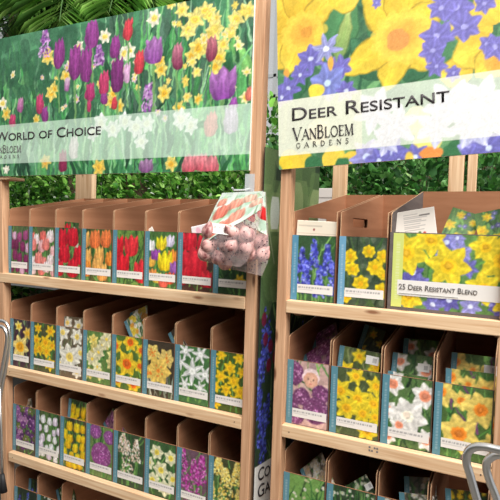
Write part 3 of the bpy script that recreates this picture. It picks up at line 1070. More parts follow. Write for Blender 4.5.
SERIF = {  # strokes: (points, width) with serif ticks at the given ends, in a unit-high letter
    'V': (.9, [([(.05, 1), (.45, 0)], .13), ([(.45, 0), (.85, 1)], .05)], [(.05, 1), (.85, 1)]),
    'A': (.9, [([(.05, 0), (.45, 1)], .05), ([(.45, 1), (.85, 0)], .13), ([(.22, .36), (.68, .36)], .05)], [(.05, 0), (.85, 0)]),
    'N': (.9, [([(.12, 0), (.12, 1)], .05), ([(.12, 1), (.78, 0)], .13), ([(.78, 0), (.78, 1)], .05)], [(.12, 0), (.10, 1), (.78, 1)]),
    'B': (.72, [([(.14, 0), (.14, 1)], .13), ([(.14, 1), (.42, .98), (.54, .86), (.52, .66), (.40, .54), (.14, .53)], .07),
                ([(.40, .54), (.58, .44), (.62, .24), (.52, .06), (.36, 0), (.14, 0)], .09)], [(.14, 0), (.14, 1)]),
    'L': (.66, [([(.14, 0), (.14, 1)], .13), ([(.14, .02), (.6, .02)], .05), ([(.6, .0), (.62, .2)], .05)], [(.14, 0), (.14, 1)]),
    'O': (.95, [([(.47 + .4 * math.cos(a), .5 + .5 * math.sin(a)) for a in np.linspace(0, 6.2832, 17)], .09)], []),
    'E': (.68, [([(.14, 0), (.14, 1)], .13), ([(.14, .98), (.56, .98), (.57, .84)], .05), ([(.14, .52), (.46, .52)], .05),
                ([(.14, .02), (.58, .02), (.61, .18)], .05)], [(.14, 0), (.14, 1)]),
    'M': (1.05, [([(.12, 0), (.15, 1)], .05), ([(.15, 1), (.52, 0)], .12), ([(.52, 0), (.88, 1)], .05), ([(.88, 1), (.93, 0)], .13)],
          [(.12, 0), (.93, 0), (.12, 1), (.9, 1)]),
    'G': (.92, [([(.80, .80), (.66, .95), (.45, 1), (.2, .86), (.08, .5), (.2, .14), (.45, 0), (.68, .04), (.80, .14), (.80, .4)], .09)], [(.80, .42)]),
    'R': (.8, [([(.14, 0), (.14, 1)], .13), ([(.14, 1), (.42, .98), (.56, .86), (.54, .64), (.40, .52), (.14, .5)], .08), ([(.36, .52), (.72, .0)], .11)],
          [(.14, 0), (.14, 1), (.72, 0)]),
    'D': (.88, [([(.14, 0), (.14, 1)], .13), ([(.14, 1), (.46, .97), (.70, .78), (.76, .5), (.70, .22), (.46, .03), (.14, 0)], .09)], [(.14, 0), (.14, 1)]),
    'S': (.62, [([(.50, .82), (.40, .97), (.24, 1), (.10, .88), (.10, .70), (.26, .56), (.42, .44), (.52, .28), (.46, .08), (.28, 0), (.12, .06), (.06, .2)], .09)], []),
}


def serif_text(name, parent, word, caps, x0, x1, zb, big_h, small_h, y, m_, gap=.06):
    wd = 0
    for ch, c in zip(word, caps):
        wd += (SERIF[ch][0] + gap) * (big_h if c else small_h)
    kx = (x1 - x0) / wd
    mb_ = MB()
    x = x0

    def stroke(pts, wdt, s):
        for (ax, az), (bx, bz) in zip(pts[:-1], pts[1:]):
            p, q = Vector((x + ax * s * kx, 0, zb + az * s)), Vector((x + bx * s * kx, 0, zb + bz * s))
            d = (q - p).normalized()
            nrm = Vector((-d.z, 0, d.x)) * wdt * s / 2
            p = p - d * wdt * s * .2; q = q + d * wdt * s * .2
            cs = [p + nrm, p - nrm, q - nrm, q + nrm]
            mb_.add([(c.x, y, c.z) for c in cs] + [(c.x, y + .0012, c.z) for c in cs],
                    [(0, 1, 2, 3), (7, 6, 5, 4), (0, 4, 5, 1), (1, 5, 6, 2), (2, 6, 7, 3), (3, 7, 4, 0)])
    for ch, c in zip(word, caps):
        s = big_h if c else small_h
        w_, strokes, ticks = SERIF[ch]
        for pts, wt in strokes: stroke(pts, wt, s)
        for tx, tz in ticks:
            zz = tz - .02 if tz > .5 else tz + .02
            stroke([(tx - .12, zz), (tx + .12, zz)], .05, s)
        x += (w_ + gap) * s * kx
    return mb_.build(name, m_, parent)


card = [c for c in big.children if c.name.startswith('printed_card')][0]
bx = XR[2] + .365 / 2
text_mesh('lettering', '25 Deer Resistant Blend', card, -0.3345 - bx, -0.0945 - bx, 1.4135 - RROW[0] + .0035, .0175, -.0036, M['ink_soft'], True, .8, bold=.01)
b = MB(); b.box(-.334 - bx, -.15 - bx, -.0034, -.0024, .0595, .0615); b.box(-.334 - bx, -.19 - bx, -.0034, -.0024, .053, .0545)
b.build('small_print', mat('pale_grey_ink', rgb(190, 188, 184), .6), card)

# ------------------------------------------------------------------ banners
BX0, BX1, BZ0, BZ1 = -2.62, -0.888, 1.813, 2.4766
lb = empty('banner_sign', ((BX0 + BX1) / 2, -0.006, BZ0))
tag(lb, 'long banner printed with purple tulips and daffodils reading World of Choice', 'banner')
cxb = (BX0 + BX1) / 2
b = MB(); b.box(BX0 - cxb, BX1 - cxb, -0.005, 0.005, 0, BZ1 - BZ0)
b.build('backing_board', M['white_edge'], lb)
PM = 330.0
cv = Canvas((BX1 - BX0) * PM, (BZ1 - BZ0) * PM, (64, 132, 84), 5)


def bp(px, py):
    x, _, z = P(px, py, -0.014)
    return (x - BX0) * PM, (BZ1 - z) * PM


rr = cv.r
for k in range(260):
    x = rr.uniform(0, cv.w); y = rr.uniform(0, cv.h)
    c = [(44, 100, 66), (66, 134, 92), (84, 150, 104), (48, 92, 70), (96, 146, 112)][rr.integers(5)]
    cv.ell(x, y, rr.uniform(6, 18), rr.uniform(10, 30), c, ang=rr.uniform(-.5, .5), alpha=.5, soft=4)
dx0 = bp(100, 50)[0]
for k in range(80):
    x = rr.uniform(dx0, cv.w); y = rr.uniform(0, cv.h * .6)
    cv.ell(x, y, rr.uniform(4, 12), rr.uniform(8, 20), [(50, 78, 62), (74, 104, 84), (96, 126, 110)][rr.integers(3)], alpha=.55, soft=3)
for k in range(620):
    x = rr.uniform(0, cv.w); y = cv.h * (rr.uniform(.35, 1.25) if x < dx0 else rr.uniform(.2, 1.25))
    l = rr.uniform(.15, .42) * cv.h; a = rr.normal(0, .16)
    c = [(62, 160, 74), (100, 194, 96), (40, 122, 60), (144, 212, 134), (28, 66, 44), (170, 222, 170), (84, 180, 84)][rr.integers(7)]
    cv.line(x, y, x + math.sin(a) * l, y - l, rr.uniform(.8, 3.0), .4, c, .85)
for (px, py, w_, ln, an, c) in [(26, 78, 10, 70, -1.15, (104, 180, 104)), (22, 92, 8, 50, -2.3, (70, 146, 82)), (246, 66, 9, 60, -2.0, (120, 190, 96)), (228, 60, 7, 70, -1.3, (96, 170, 84)), (70, 22, 9, 60, -.8, (70, 140, 100))]:
    x, y = bp(px, py)
    cv.petal(x - math.cos(an) * ln * .5, y - math.sin(an) * ln * .5, ln, w_, an, np.array(c) * .8, np.array(c) * 1.1)
for k in range(150):
    x = rr.uniform(0, cv.w); y = cv.h * rr.uniform(.35, 1.2); an = -math.pi / 2 + rr.normal(0, .35); ln = rr.uniform(26, 80)
    c = np.array([(40, 104, 58), (60, 136, 72), (88, 176, 92), (30, 78, 50), (120, 196, 118)][rr.integers(5)], float)
    cv.petal(x, y, ln, rr.uniform(2, 5.5), an, c * .75, c * 1.1)
for k in range(40):
    x, y = bp(rr.uniform(-4, 110), rr.uniform(30, 125)); cv.ell(x, y, rr.uniform(5, 14), rr.uniform(8, 24), (40, 90, 60), ang=rr.uniform(-.5, .5), alpha=.6, soft=4)
S = 1.95  # canvas units per photo pixel of height here, roughly
YL, YE, WH = (246, 222, 104), (250, 232, 150), (246, 240, 214)


def LS(px): return 1.86 - .0021 * px


def bd(px, py, r, c, cc, rot=.2, cup=.36):
    x, y = bp(px, py); cv.daff(x, y, r * LS(px) * .9, c, cc, rot, cup, 1, .34)


def bt(px, py, w_, h, c, tip=None, op=.0, stem=0):
    """tulip whose middle is at (px, py)"""
    x, y = bp(px, py + h * .5); cv.tulip(x, y, w_ * (2.1 - .0026 * px), h * (1.64 - .0017 * px), c, tip, (110, 160, 90), stem * 1.6, op)


def bh(px, py, w_, h, cols):
    x, y = bp(px, py + h * .5); cv.spike(x, y, w_ * LS(px) * 1.1, h * LS(px), cols, 110, 1.9, .4)


LIL = [(150, 84, 168), (186, 130, 196), (122, 60, 140), (200, 160, 206)]
for q in [(181, 10, 9), (194, 19, 12), (213, 29, 12), (187, 30, 10), (235, 19, 10), (247, 10, 10), (204, 10, 10), (222, 44, 9), (205, 40, 10), (229, 32, 8)]:
    bd(*q, (246, 228, 124), (242, 200, 70), q[0] * .3)
for q in [(153, 18, 9), (104, 36, 8), (78, 47, 7), (128, 51, 9), (123, 53, 8), (2, 103, 7)]:
    bd(*q, WH, (240, 206, 90), q[0] * .3)
for q in [(47, 56, 9), (51, 92, 9), (54, 88, 7), (6, 113, 7), (65, 75, 7), (110, 100, 8), (112, 93, 7), (160, 69, 9), (163, 92, 9), (159, 60, 7), (197, 48, 12), (218, 58, 10), (214, 66, 9), (197, 98, 6), (178, 107, 8), (118, 105, 7), (190, 56, 8), (36, 118, 5), (150, 58, 6)]:
    bd(*q, YL, (240, 178, 40), q[0] * .3)
for k in range(46):
    q = (rr.uniform(168, 250), rr.uniform(4, 100))
    if q[1] < 50 or k % 3 == 0:
        bd(q[0], q[1], rr.uniform(3.5, 7), [(244, 226, 130), (250, 236, 170), (240, 214, 90)][rr.integers(3)], (240, 200, 80), rr.uniform(0, 1))
for k in range(26):
    bd(rr.uniform(2, 168), rr.uniform(60, 122), rr.uniform(2.5, 5), [(250, 240, 200), (246, 226, 120), (236, 196, 220)][rr.integers(3)], (240, 200, 90), rr.uniform(0, 1))
PU, PD, RE, RP = (134, 44, 124), (112, 34, 102), (204, 50, 62), (190, 48, 94)
bh(44, 46, 13, 22, LIL); bh(147, 99, 14, 24, LIL); bh(98, 56, 10, 16, LIL)
bt(127, 29, 11, 22, RE, stem=20); bt(138, 62, 11, 24, RE, stem=30)
bt(91, 34, 16, 28, (142, 52, 134), stem=40); bt(58, 53, 12, 30, PU, stem=40); bt(114, 47, 11, 22, PU, stem=30)
bt(85, 64, 12, 36, PU, stem=40); bt(74, 62, 14, 34, PU, stem=40); bt(152, 50, 19, 26, (146, 66, 160), (182, 120, 190), .1, 40)
bt(116, 74, 14, 34, PD, stem=30); bt(103, 82, 11, 24, RP, stem=20); bt(89, 91, 11, 18, (176, 40, 100), stem=20)
bt(176, 56, 12, 26, (122, 34, 70), (214, 130, 150), 0, 50); bt(210, 48, 12, 26, (128, 36, 68), (206, 120, 130), 0, 50)
bt(221, 82, 23, 34, (138, 58, 158), (186, 122, 196), .22, 20); bt(232, 102, 10, 12, (150, 66, 160), stem=10)
bt(39, 103, 9, 20, RP, stem=14); bt(44, 114, 8, 16, PU, stem=10); bt(19.5, 104, 8, 16, (176, 84, 150), (220, 150, 190), 0, 10)
bt(12, 120, 8, 14, RP, stem=10); bt(103, 98, 7, 12, PU, stem=10); bt(88, 105, 4, 12, RP); bt(126, 72, 7, 20, (212, 160, 200), stem=20)
bt(66, 84, 7, 14, (170, 90, 160), (230, 200, 220)); bt(248, 92, 9, 14, (226, 110, 90)); bt(113, 102, 6, 12, RE)
bt(209, 123, 14, 26, (214, 96, 96)); bt(229, 118, 16, 28, (190, 150, 200)); bt(73, 146, 10, 24, (222, 190, 200)); bt(62, 160, 10, 22, (140, 30, 70))
for q in [(100, 122, 10), (112, 128, 10), (124, 120, 10), (135, 126, 11), (146, 122, 10), (180, 118, 12), (92, 132, 8), (190, 124, 10), (140, 140, 9)]:
    bd(*q, (250, 250, 246), (244, 236, 200), q[0] * .3)
bd(98, 166, 9, (246, 208, 80), (240, 180, 50)); bd(45, 160, 8, (240, 210, 90), (236, 170, 60))
for q in [(188, 162), (200, 160), (209, 163)]:
    bt(q[0], q[1], 16, 18, (212, 74, 92), (240, 150, 156), .1)
bt(145, 164, 16, 14, (128, 72, 130), (180, 140, 180), .2); bd(170, 162, 8, YL, (230, 170, 40)); bd(6, 168, 5, WH, WH)
cv.photo(1.6, 6, .08, .92, 8)
ys0, ys1 = (BZ1 - 2.062) * PM, (BZ1 - 1.8765) * PM
cv.rect(0, ys0, cv.w, ys1, (216, 232, 216), .68)
cv.grain(4)
print_mesh('printed_face', cv, flat(BX0 - cxb, BX1 - cxb, 0, BZ1 - BZ0, -0.006), M['banner'], lb)
text_mesh('lettering', 'World of Choice', lb, -2.290 - cxb, -1.612 - cxb, 1.983 - BZ0, .044, -.0072, M['ink'], True, .80, bold=.008)
serif_text('logo_lettering', lb, 'VANBLOEM', (1, 0, 0, 1, 0, 0, 0, 0), -2.325 - cxb, -2.107 - cxb, 1.926 - BZ0, .036, .029, -.0084, M['ink_soft'])
serif_text('logo_lettering', lb, 'GARDENS', (1,) * 7, -2.318 - cxb, -2.107 - cxb, 1.899 - BZ0, .014, .014, -.0084, M['ink_soft'], .7)

# right banner, hung a little crooked
TH = 0.052
ca, sa = math.cos(TH), math.sin(TH)
BW, BH = 1.02, 0.665
rb = empty('banner_sign', (-0.7655, -0.008, 1.812), (0, -TH, 0))
tag(rb, 'slightly crooked banner printed with yellow daffodils and blue flowers reading Deer Resistant', 'banner')
b = MB(); b.box(0, BW, -0.005, 0.005, 0, BH)
b.build('backing_board', M['white_edge'], rb)
cv = Canvas(BW * PM, BH * PM, (70, 128, 82), 6)


def uv(px, py):
    x, _, z = P(px, py, -0.016)
    dx, dz = x + 0.7655, z - 1.812
    return dx * ca + dz * sa, -dx * sa + dz * ca


def bq(px, py):
    u, v = uv(px, py)
    return u * PM, (BH - v) * PM


S2 = 1.12
cv.blotch([(52, 104, 66), (96, 156, 96), (44, 84, 60), (120, 170, 110)], 160, 6, 20, .5)
cv.blades([(60, 124, 78), (110, 168, 104), (40, 90, 60)], 60, 0, 1, (.2, .5), (1, 4), .5)
DY, TY = (246, 206, 40), (240, 178, 52)


def pet(px0, py0, px1, py1, wd, c1, c2, p=.8):
    x0, y0 = bq(px0, py0); x1, y1 = bq(px1, py1)
    ln, an = math.hypot(x1 - x0, y1 - y0), math.atan2(y1 - y0, x1 - x0)
    cv.petal(x0, y0, ln + 1.5, wd * S2 + 1.6, an, np.array(c1) * .80, np.array(c2) * .80, p, 0)
    cv.petal(x0, y0, ln, wd * S2, an, c1, c2, p, .035)
    cv.line(x0, y0, x0 + (x1 - x0) * .85, y0 + (y1 - y0) * .85, 1.0, .4, np.array(c1) * .96, .6)


# greens between the blooms
pet(322, 60, 352, -5, 22, (60, 120, 70), (84, 150, 90)); pet(336, 62, 350, 8, 6, (120, 160, 80), (180, 200, 110))
pet(384, 78, 350, 40, 14, (46, 100, 66), (60, 120, 80)); pet(398, 74, 432, 62, 10, (46, 104, 66), (54, 120, 76))
pet(296, 100, 300, 50, 10, (46, 110, 66), (70, 140, 80)); pet(474, 70, 476, 20, 3, (50, 110, 60), (60, 120, 70))
# left daffodil
for q in [(302, 34, 258, 64, 20), (300, 28, 264, -24, 28), (302, 24, 308, -44, 24), (302, 34, 288, 72, 18), (304, 34, 322, 62, 9), (304, 26, 334, -6, 13)]:
    pet(*q, (226, 176, 36), (250, 220, 70))
x, y = bq(303, 32); cv.ell(x, y, 21 * S2, 19 * S2, (238, 194, 56), (226, 156, 50))
for k in range(11):
    a = k * .571; cv.ell(x + math.cos(a) * 20 * S2, y + math.sin(a) * 18 * S2, 6 * S2, 5 * S2, (244, 200, 62), alpha=.7)
cv.ell(x + 4, y, 7 * S2, 6 * S2, (214, 138, 44), alpha=.6)
pet(330, 4, 362, -14, 16, (240, 200, 50), (250, 220, 80))
# right daffodil
for q in [(400, 30, 366, -12, 19), (402, 30, 418, -44, 22), (404, 32, 440, 4, 15), (404, 40, 434, 66, 15), (398, 44, 386, 88, 14), (398, 38, 341, 72, 15)]:
    pet(*q, (226, 182, 44), (250, 216, 56))
x, y = bq(402, 36); cv.ell(x, y, 26 * S2, 23 * S2, (250, 208, 66), (230, 150, 50))
for k in range(13):
    a = k * .483; cv.ell(x + math.cos(a) * 25 * S2, y + math.sin(a) * 22 * S2, 6 * S2, 5.5 * S2, (248, 204, 64), alpha=.7)
cv.ell(x - 5, y + 2, 11 * S2, 10 * S2, (218, 140, 70), alpha=.8)
# third daffodil at the right edge
for q in [(492, 30, 448, 24, 14), (470, 66, 440, 78, 14), (490, 40, 452, 60, 18), (500, 50, 476, 76, 14), (500, 20, 480, -10, 20), (500, 40, 520, 74, 18), (510, 30, 550, 30, 18)]:
    pet(*q, (240, 190, 50), (250, 216, 66))
x, y = bq(505, 56); cv.ell(x, y, 18 * S2, 14 * S2, (242, 178, 60), (232, 150, 50))
BV, LV = (120, 112, 204), (160, 156, 230)


def blue(px, py, r, rot=0., cc=(200, 206, 240), c=None, w_=.30, cup=.18):
    x, y = bq(px, py)
    cv.star(x, y, r * S2, BV if c is None else c, cc, 6, rot, w_, cup)


for q in [(436, 36, 16, .3), (431, 50, 12, .8), (455, 6, 16, .2), (464, 26, 15, .6), (447, -4, 14, 0), (440, 8, 12, .4), (494, 46, 13, .2), (486, 44, 8, .9), (484, 2, 10, .5), (436, 66, 10, .2), (452, 73, 8, .6), (376, 2, 6, .6)]:
    blue(*q, (160, 156, 222), (126, 118, 206), .34)
for q in [(288, 88, 15, .3), (281, 96, 12, .6), (310, 58, 16, .5), (300, 74, 12, .1), (340, 66, 12, .4), (330, 70, 14, .8)]:
    blue(*q)
blue(326, 48, 17, .25, (240, 246, 250), (164, 166, 230), .2)
blue(327, 82, 20, .4, (196, 220, 246), (130, 140, 222), .36); blue(346, 90, 12, .2)
x, y = bq(316, 90); cv.ell(x, y, 9 * S2, 7 * S2, (248, 214, 60)); x, y = bq(330, 62); cv.ell(x, y, 3 * S2, 7 * S2, (240, 170, 60))
x, y = bq(286, 72); cv.ell(x, y, 3, 5, (236, 160, 60))
# below and under the pale strip
for px, py, c in [(290, 160, DY), (303, 163, (240, 200, 50)), (333, 158, (244, 206, 60)), (352, 162, (238, 196, 60)), (318, 130, (236, 214, 120)), (415, 120, (250, 232, 120)), (426, 140, (250, 226, 110))]:
    x, y = bq(px, py); cv.ell(x, y, 12 * S2, 13 * S2, c, alpha=.95)
for px, py in [(312, 165), (342, 166), (380, 130), (448, 155), (454, 150), (460, 100)]:
    x, y = bq(px, py); cv.ell(x, y, 8 * S2, 10 * S2, (50, 112, 66))
for px, py, r in [(366, 156, 18), (378, 160, 14), (392, 152, 16), (398, 160, 12), (415, 156, 14), (478, 150, 20), (488, 146, 16), (470, 156, 12)]:
    blue(px, py, r, px * .2, (200, 212, 244), (118, 114, 206) if r < 18 else LV, .34)
x, y = bq(430, 152); cv.ell(x, y, 10 * S2, 6 * S2, (236, 140, 60)); x, y = bq(409, 158); cv.ell(x, y, 4 * S2, 8 * S2, (240, 200, 70))
for px, py, r in [(375, 110, 24), (395, 125, 22), (450, 105, 26), (480, 100, 24), (470, 125, 22), (435, 125, 20), (385, 140, 16), (490, 120, 20)]:
    blue(px, py, r, px * .1, (236, 238, 250), (206, 208, 246), .26, .08)
cv.photo(1.4, 7, .04, .90, 6)
u0, v1 = uv(280, 101); _, v0 = uv(281, 154)
_, v0b = uv(499, 137)
cv.rect(0, (BH - v1) * PM, cv.w, (BH - (v0 + v0b) / 2) * PM, (236, 234, 222), .72)
x, y = bq(362, 120)
cv.rect(0, (BH - v1) * PM, x, (BH - (v0 + v0b) / 2) * PM, (236, 230, 208), .55)
cv.grain(4)
print_mesh('printed_face', cv, flat(0, BW, 0, BH, -0.006), M['banner'], rb)
ua, va = uv(292, 119); ub, vb = uv(449.5, 103); _, vt = uv(292, 103)
text_mesh('lettering', 'Deer Resistant', rb, ua, ub, (va + vb) / 2, .044, -.0072, M['ink'], True, .74, bold=.006)
ua, va = uv(293, 141); ub, vb = uv(354, 133)
serif_text('logo_lettering', rb, 'VANBLOEM', (1, 0, 0, 1, 0, 0, 0, 0), ua, ub, (va + vb) / 2 - .001, .044, .035, -.0084, M['ink'])
ua, va = uv(296, 148.5); ub, vb = uv(353, 142)
serif_text('logo_lettering', rb, 'GARDENS', (1,) * 7, ua, ub, (va + vb) / 2, .017, .017, -.0084, M['ink'], .75)

# tall poster on the right flank of the left rack
sp = empty('side_poster', (-0.8045, 0.2125, 0.16), (0, 0, -math.radians(8.5)))
tag(sp, 'tall dark poster with blue flowers and a pale lettered band between the two racks', 'poster')
b = MB(); b.box(-0.003, 0.0, -0.205, 0.225, 0, 1.74)
b.build('backing_board', M['pot'], sp)
cv = Canvas(.43 * 300, 1.74 * 300, (44, 60, 42), 9)
for k in range(240):
    c = [(52, 82, 48), (84, 118, 66), (30, 42, 32), (62, 48, 66), (112, 140, 84)][cv.r.integers(5)]
    x = cv.r.uniform(0, cv.w); y = cv.r.uniform(.25, 1) * cv.h; l = cv.r.uniform(10, 60); a = cv.r.normal(0, .4)
    cv.line(x, y, x + math.sin(a) * l, y - l, cv.r.uniform(.8, 2.4), .4, c, .9)
for k in range(40):
    cv.ell(cv.r.uniform(0, cv.w), cv.r.uniform(0, .33) * cv.h, cv.r.uniform(8, 20), cv.r.uniform(12, 36), [(128, 152, 96), (98, 126, 76), (160, 174, 122), (84, 106, 66)][cv.r.integers(4)], alpha=.6, soft=6)
cv.ell(24, 72, 6, 16, (206, 212, 204), alpha=.85, soft=4)
cv.line(2, 60, 26, 130, .8, .6, (190, 190, 160), .8)
for k in range(26):
    cv.spike(cv.r.uniform(0, cv.w) if k > 8 else cv.r.uniform(2, 24), cv.r.uniform(.42, .7) * cv.h, 12, 40, [(66, 74, 168), (92, 104, 200), (48, 48, 124)], 46, 1.6)
for k in range(5):
    cv.ell(cv.r.uniform(8, 40), cv.r.uniform(.36, .48) * cv.h, 5, 8, (120, 26, 44), alpha=.8)
zt = 0.695 - .16
cv.rect(0, cv.h * (1 - zt / 1.74), cv.w, cv.h * (1 - .22 / 1.74), (226, 222, 216), .95)
cv.grain(4)


def side_fn(U, V):
    return (U * 0 + .0006, -.205 + U * .43, 1.74 - V * 1.74)


print_mesh('printed_face', cv, side_fn, M['banner'], sp)


def side_text(body, y0, y1, zb, cap):
    o = text_mesh('lettering', body, sp, y0, y1, zb, cap, 0, M['ink'], True, .8, bold=.01)
    n = len(o.data.vertices)
    co = np.zeros(n * 3); o.data.vertices.foreach_get('co', co); co = co.reshape(-1, 3)
    out = np.stack([np.full(n, .0016), co[:, 0], co[:, 2]], 1)
    o.data.vertices.foreach_set('co', out.ravel()); o.data.update()


side_text('Con', -.182, -.060, .470, .050)
side_text('Gar', -.180, -.058, .404, .050)


# ------------------------------------------------------------------ packets standing in the boxes
def packet(label, pos, wd, ht, lean, design, seed, rz=0.0, roll=0.0, strip=None, barcode=None, spine=.018, group=None, thick=.035, name='bulb_packet'):
    """pos: bottom centre of its printed front; lean tips the top to the back"""
    r = empty(name, pos, (-lean, roll, rz))
    tag(r, label, 'packet', group)
    printed_card(r, -wd / 2, wd / 2, 0, ht, 0, design, seed, spine=spine, strip=strip, pxm=330)
    n, m_ = 9, 11
    mb_ = MB()
    vs, fs = [], []
    for j in range(m_):
        for i in range(n):
            u, v = i / (n - 1), j / (m_ - 1)
            bul = (math.sin(math.pi * u) * math.sin(math.pi * min(1, v * .9 + .1)) * (1.25 - v)) ** .6 if 0 < u < 1 and v < 1 else 0
            bul *= 1 + .18 * math.sin(9 * u + 7 * v + seed)
            vs.append(((u - .5) * wd, .0012 + thick * max(0, bul), v * ht))
    for j in range(m_ - 1):
        for i in range(n - 1):
            a = j * n + i
            fs.append((a, a + n, a + n + 1, a + 1))
    mb_.add(vs, fs)
    mb_.build('pouch', M['pouch'], r, smooth=True)
    if barcode:
        bx0, bz0, bw, bh = barcode
        cvb = Canvas(26, 16, (236, 234, 230), seed)
        x = 14
        while x < 22:
            cvb.rect(x, 4, x + 1, 12, (90, 88, 96), .8); x += 2
        print_mesh('price_label', cvb, flat(bx0, bx0 + bw, bz0, bz0 + bh, -.0014), M['print'], r)
    return r


def pk(px0, py0, px1, py1, Y, ht, lean, design, label, seed, **kw):
    """packet whose top edge runs between two points of the photograph at depth Y"""
    lean = min(lean, math.asin(max(0.02, min(.95, (Y - .05) / ht))))
    a = Vector(P(px0, py0, Y)); c = Vector(P(px1, py1, Y))
    wd = (c - a).length
    roll = -math.atan2(c.z - a.z, c.x - a.x)
    mid = (a + c) / 2
    rot = Matrix.Rotation(roll, 3, 'Y')
    from mathutils import Euler
    R_ = Euler((-lean, roll, kw.get('rz', 0.0))).to_matrix()
    base = mid - R_ @ Vector((0, 0, ht))
    return packet(label, tuple(base), wd, ht, lean, design, seed, roll=roll, **kw)


# right rack, second shelf
pk(303, 356, 332, 336, .20, .20, .8, 'purple_field', 'purple allium packet leaning inside the box with the child on its card', 201)
pk(312, 336, 336, 322, .34, .20, .9, 'purple_field', 'purple allium packet furthest back in the box with the child on its card', 202)
pk(340, 345, 381, 353.5, .075, .25, .06, 'narcissi', 'yellow narcissi packet with a white price label standing in its box', 203, barcode=(.025, .205, .045, .03))
pk(365, 324, 386, 331, .30, .28, .3, 'narcissi', 'yellow narcissi packet further back in the shade behind the labelled one', 204)
pk(388, 370.5, 428, 377.5, .055, .22, .15, 'peach_daff', 'white topped packet right behind the white and peach daffodil card', 205)
pk(393, 352, 433, 357, .14, .24, .3, 'peach_daff', 'white and peach daffodil packet with a price label, middle of its row', 206, barcode=(.02, .185, .04, .028))
pk(404, 338, 439, 341, .24, .25, .4, 'peach_daff', 'white and peach daffodil packet at the back of the peach cup box', 207)
pk(446, 368, 496, 374, .075, .22, .2, 'yellow_orange', 'yellow packet right behind the large yellow daffodil card', 208)
pk(452, 352, 499, 358, .15, .26, .3, 'yellow_orange', 'yellow daffodil packet with a white price label by the right post', 209, barcode=(.03, .2, .045, .032))
# right rack, third shelf
pk(300, 470, 322, 452, .14, .16, .7, 'white_pale', 'dark patterned packet leaning in the grassy green box', 210)
pk(342, 488, 366, 474, .10, .15, .6, 'white_dots', 'packet with dark leaves leaning in the white dotted box', 211, barcode=(.03, .10, .03, .022))
pk(399, 492, 434, 496, .075, .20, .35, 'white_pale', 'pale speckled packet at the front of the pale packet box', 212)
pk(404, 476, 436, 478, .17, .22, .5, 'white_pale', 'pale speckled packet behind the front one of the pale packet box', 213)
pk(445, 488, 490, 494, .08, .20, .3, 'yellow_dark', 'yellow speckled packet by the right post on the lowest shelf', 214)
# right rack, top shelf
pk(452, 208, 500, 214, .16, .24, .35, 'deer', 'tilted packet of daffodils and blue flowers in the largest box', 215, roll=None) if False else None
pk(453, 207, 482, 216, .17, .24, .35, 'deer', 'packet of daffodils and blue flowers leaning left inside the largest box', 215, spine=0)
pk(474, 214, 509, 207, .13, .24, .3, 'deer', 'packet of daffodils and blue flowers by the right end of the largest box', 216, spine=0)
# left rack
pk(62.5, 316, 83, 318, .08, .24, .06, 'white_daff', 'white daffodil packet standing up behind the white daffodil card', 220)
pk(124, 322, 137, 311, .085, .19, .3, 'yellow_white', 'white and yellow packet tipped left in the orange cup daffodil box', 221)
pk(130, 313, 147, 305, .14, .22, .5, 'yellow_white', 'white and yellow packet tipped left, nearer the right wall of its box', 222)
pk(168, 334, 177, 326, .10, .20, .2, 'double', 'narrow packet edge peeping from the ruffled double daffodil box', 223)
pk(69, 398, 87, 403, .065, .27, .05, 'yellow_crocus', 'yellow crocus packet standing taller than its box card', 224)
pk(103, 424, 113, 408, .12, .22, .3, 'purple_field', 'blue spined packet leaning in the mauve globe box', 225)
pk(14, 403, 32, 398, .12, .24, .4, 'white_pale', 'pale packet back in the small purple blossom box', 226)
pk(29, 478, 44, 481, .10, .29, .12, 'blue_green', 'blue flower packet with a small white price label on the lowest left shelf', 227, barcode=(.01, .24, .035, .028))
pk(56, 490, 72, 480, .12, .28, .3, 'white_dots', 'dark green packet leaning in the second box of the lowest left shelf', 228)
pk(65, 221.5, 79, 223, .06, .23, .03, 'red_white_tulips', 'red and white packet tip showing above the red and white tulip card', 229, spine=0)


def sheet(name, label, cat, cvs, px, Y, ht, lean, lip=0.0):
    """paper sheet: top edge between two points of the photograph"""
    from mathutils import Euler
    a = Vector(P(px[0], px[1], Y)); c = Vector(P(px[2], px[3], Y))
    roll = -math.atan2(c.z - a.z, c.x - a.x); wd = (c - a).length
    R_ = Euler((-lean, roll, 0)).to_matrix()
    base = (a + c) / 2 - R_ @ Vector((0, 0, ht))
    o = print_mesh(name, cvs, lambda U, V: ((U - .5) * wd, .004 * np.sin(V * 3) * np.sin(U * 3.1), ht - V * ht), M['print'], None, True)
    o.location = base; o.rotation_euler = (-lean, roll, 0)
    s = o.modifiers.new('paper', 'SOLIDIFY'); s.thickness = .0005
    tag(o, label, cat)
    return o


cv = Canvas(64, 60, (236, 226, 206), 31)
cv.rect(3, 6, 40, 8, (200, 192, 176), .8); cv.ell(27, 11, 1.5, 1.5, (150, 60, 60)); cv.rect(0, 16, 64, 17, (206, 198, 180), .9)
sheet('order_card', 'cream order card standing behind the blue grape hyacinth card', 'card', cv, (297.5, 220, 338, 222), .05, .17, .05)
cv = Canvas(70, 84, (236, 228, 218), 32)
for i in range(9):
    cv.rect(22, 6 + i * 2.6, 44 + (i * 7) % 16, 7 + i * 2.6, (168, 162, 158), .8)
for i in range(6):
    cv.ell(16 + i * 7, 32 + (i % 2), 2.4, 2.6, [(90, 130, 70), (200, 80, 70), (80, 110, 60), (120, 90, 70)][i % 4])
cv.rect(46, 8, 62, 10, (90, 86, 84), .8)
sheet('instruction_sheet', 'white printed paper sheet leaning in the left side of the largest box', 'paper', cv, (389, 214, 434, 206.5), .12, .22, .25)
cv = Canvas(40, 40, (240, 232, 232), 33)
cv.blotch([(214, 90, 130), (236, 170, 190)], 12, 1, 4, .8)
sheet('planting_card', 'white and pink card corner showing left of the hanging bulb bags', 'card', cv, (191, 227, 213, 222), .05, .18, .05)
cv = Canvas(30, 30, (240, 236, 226), 34)
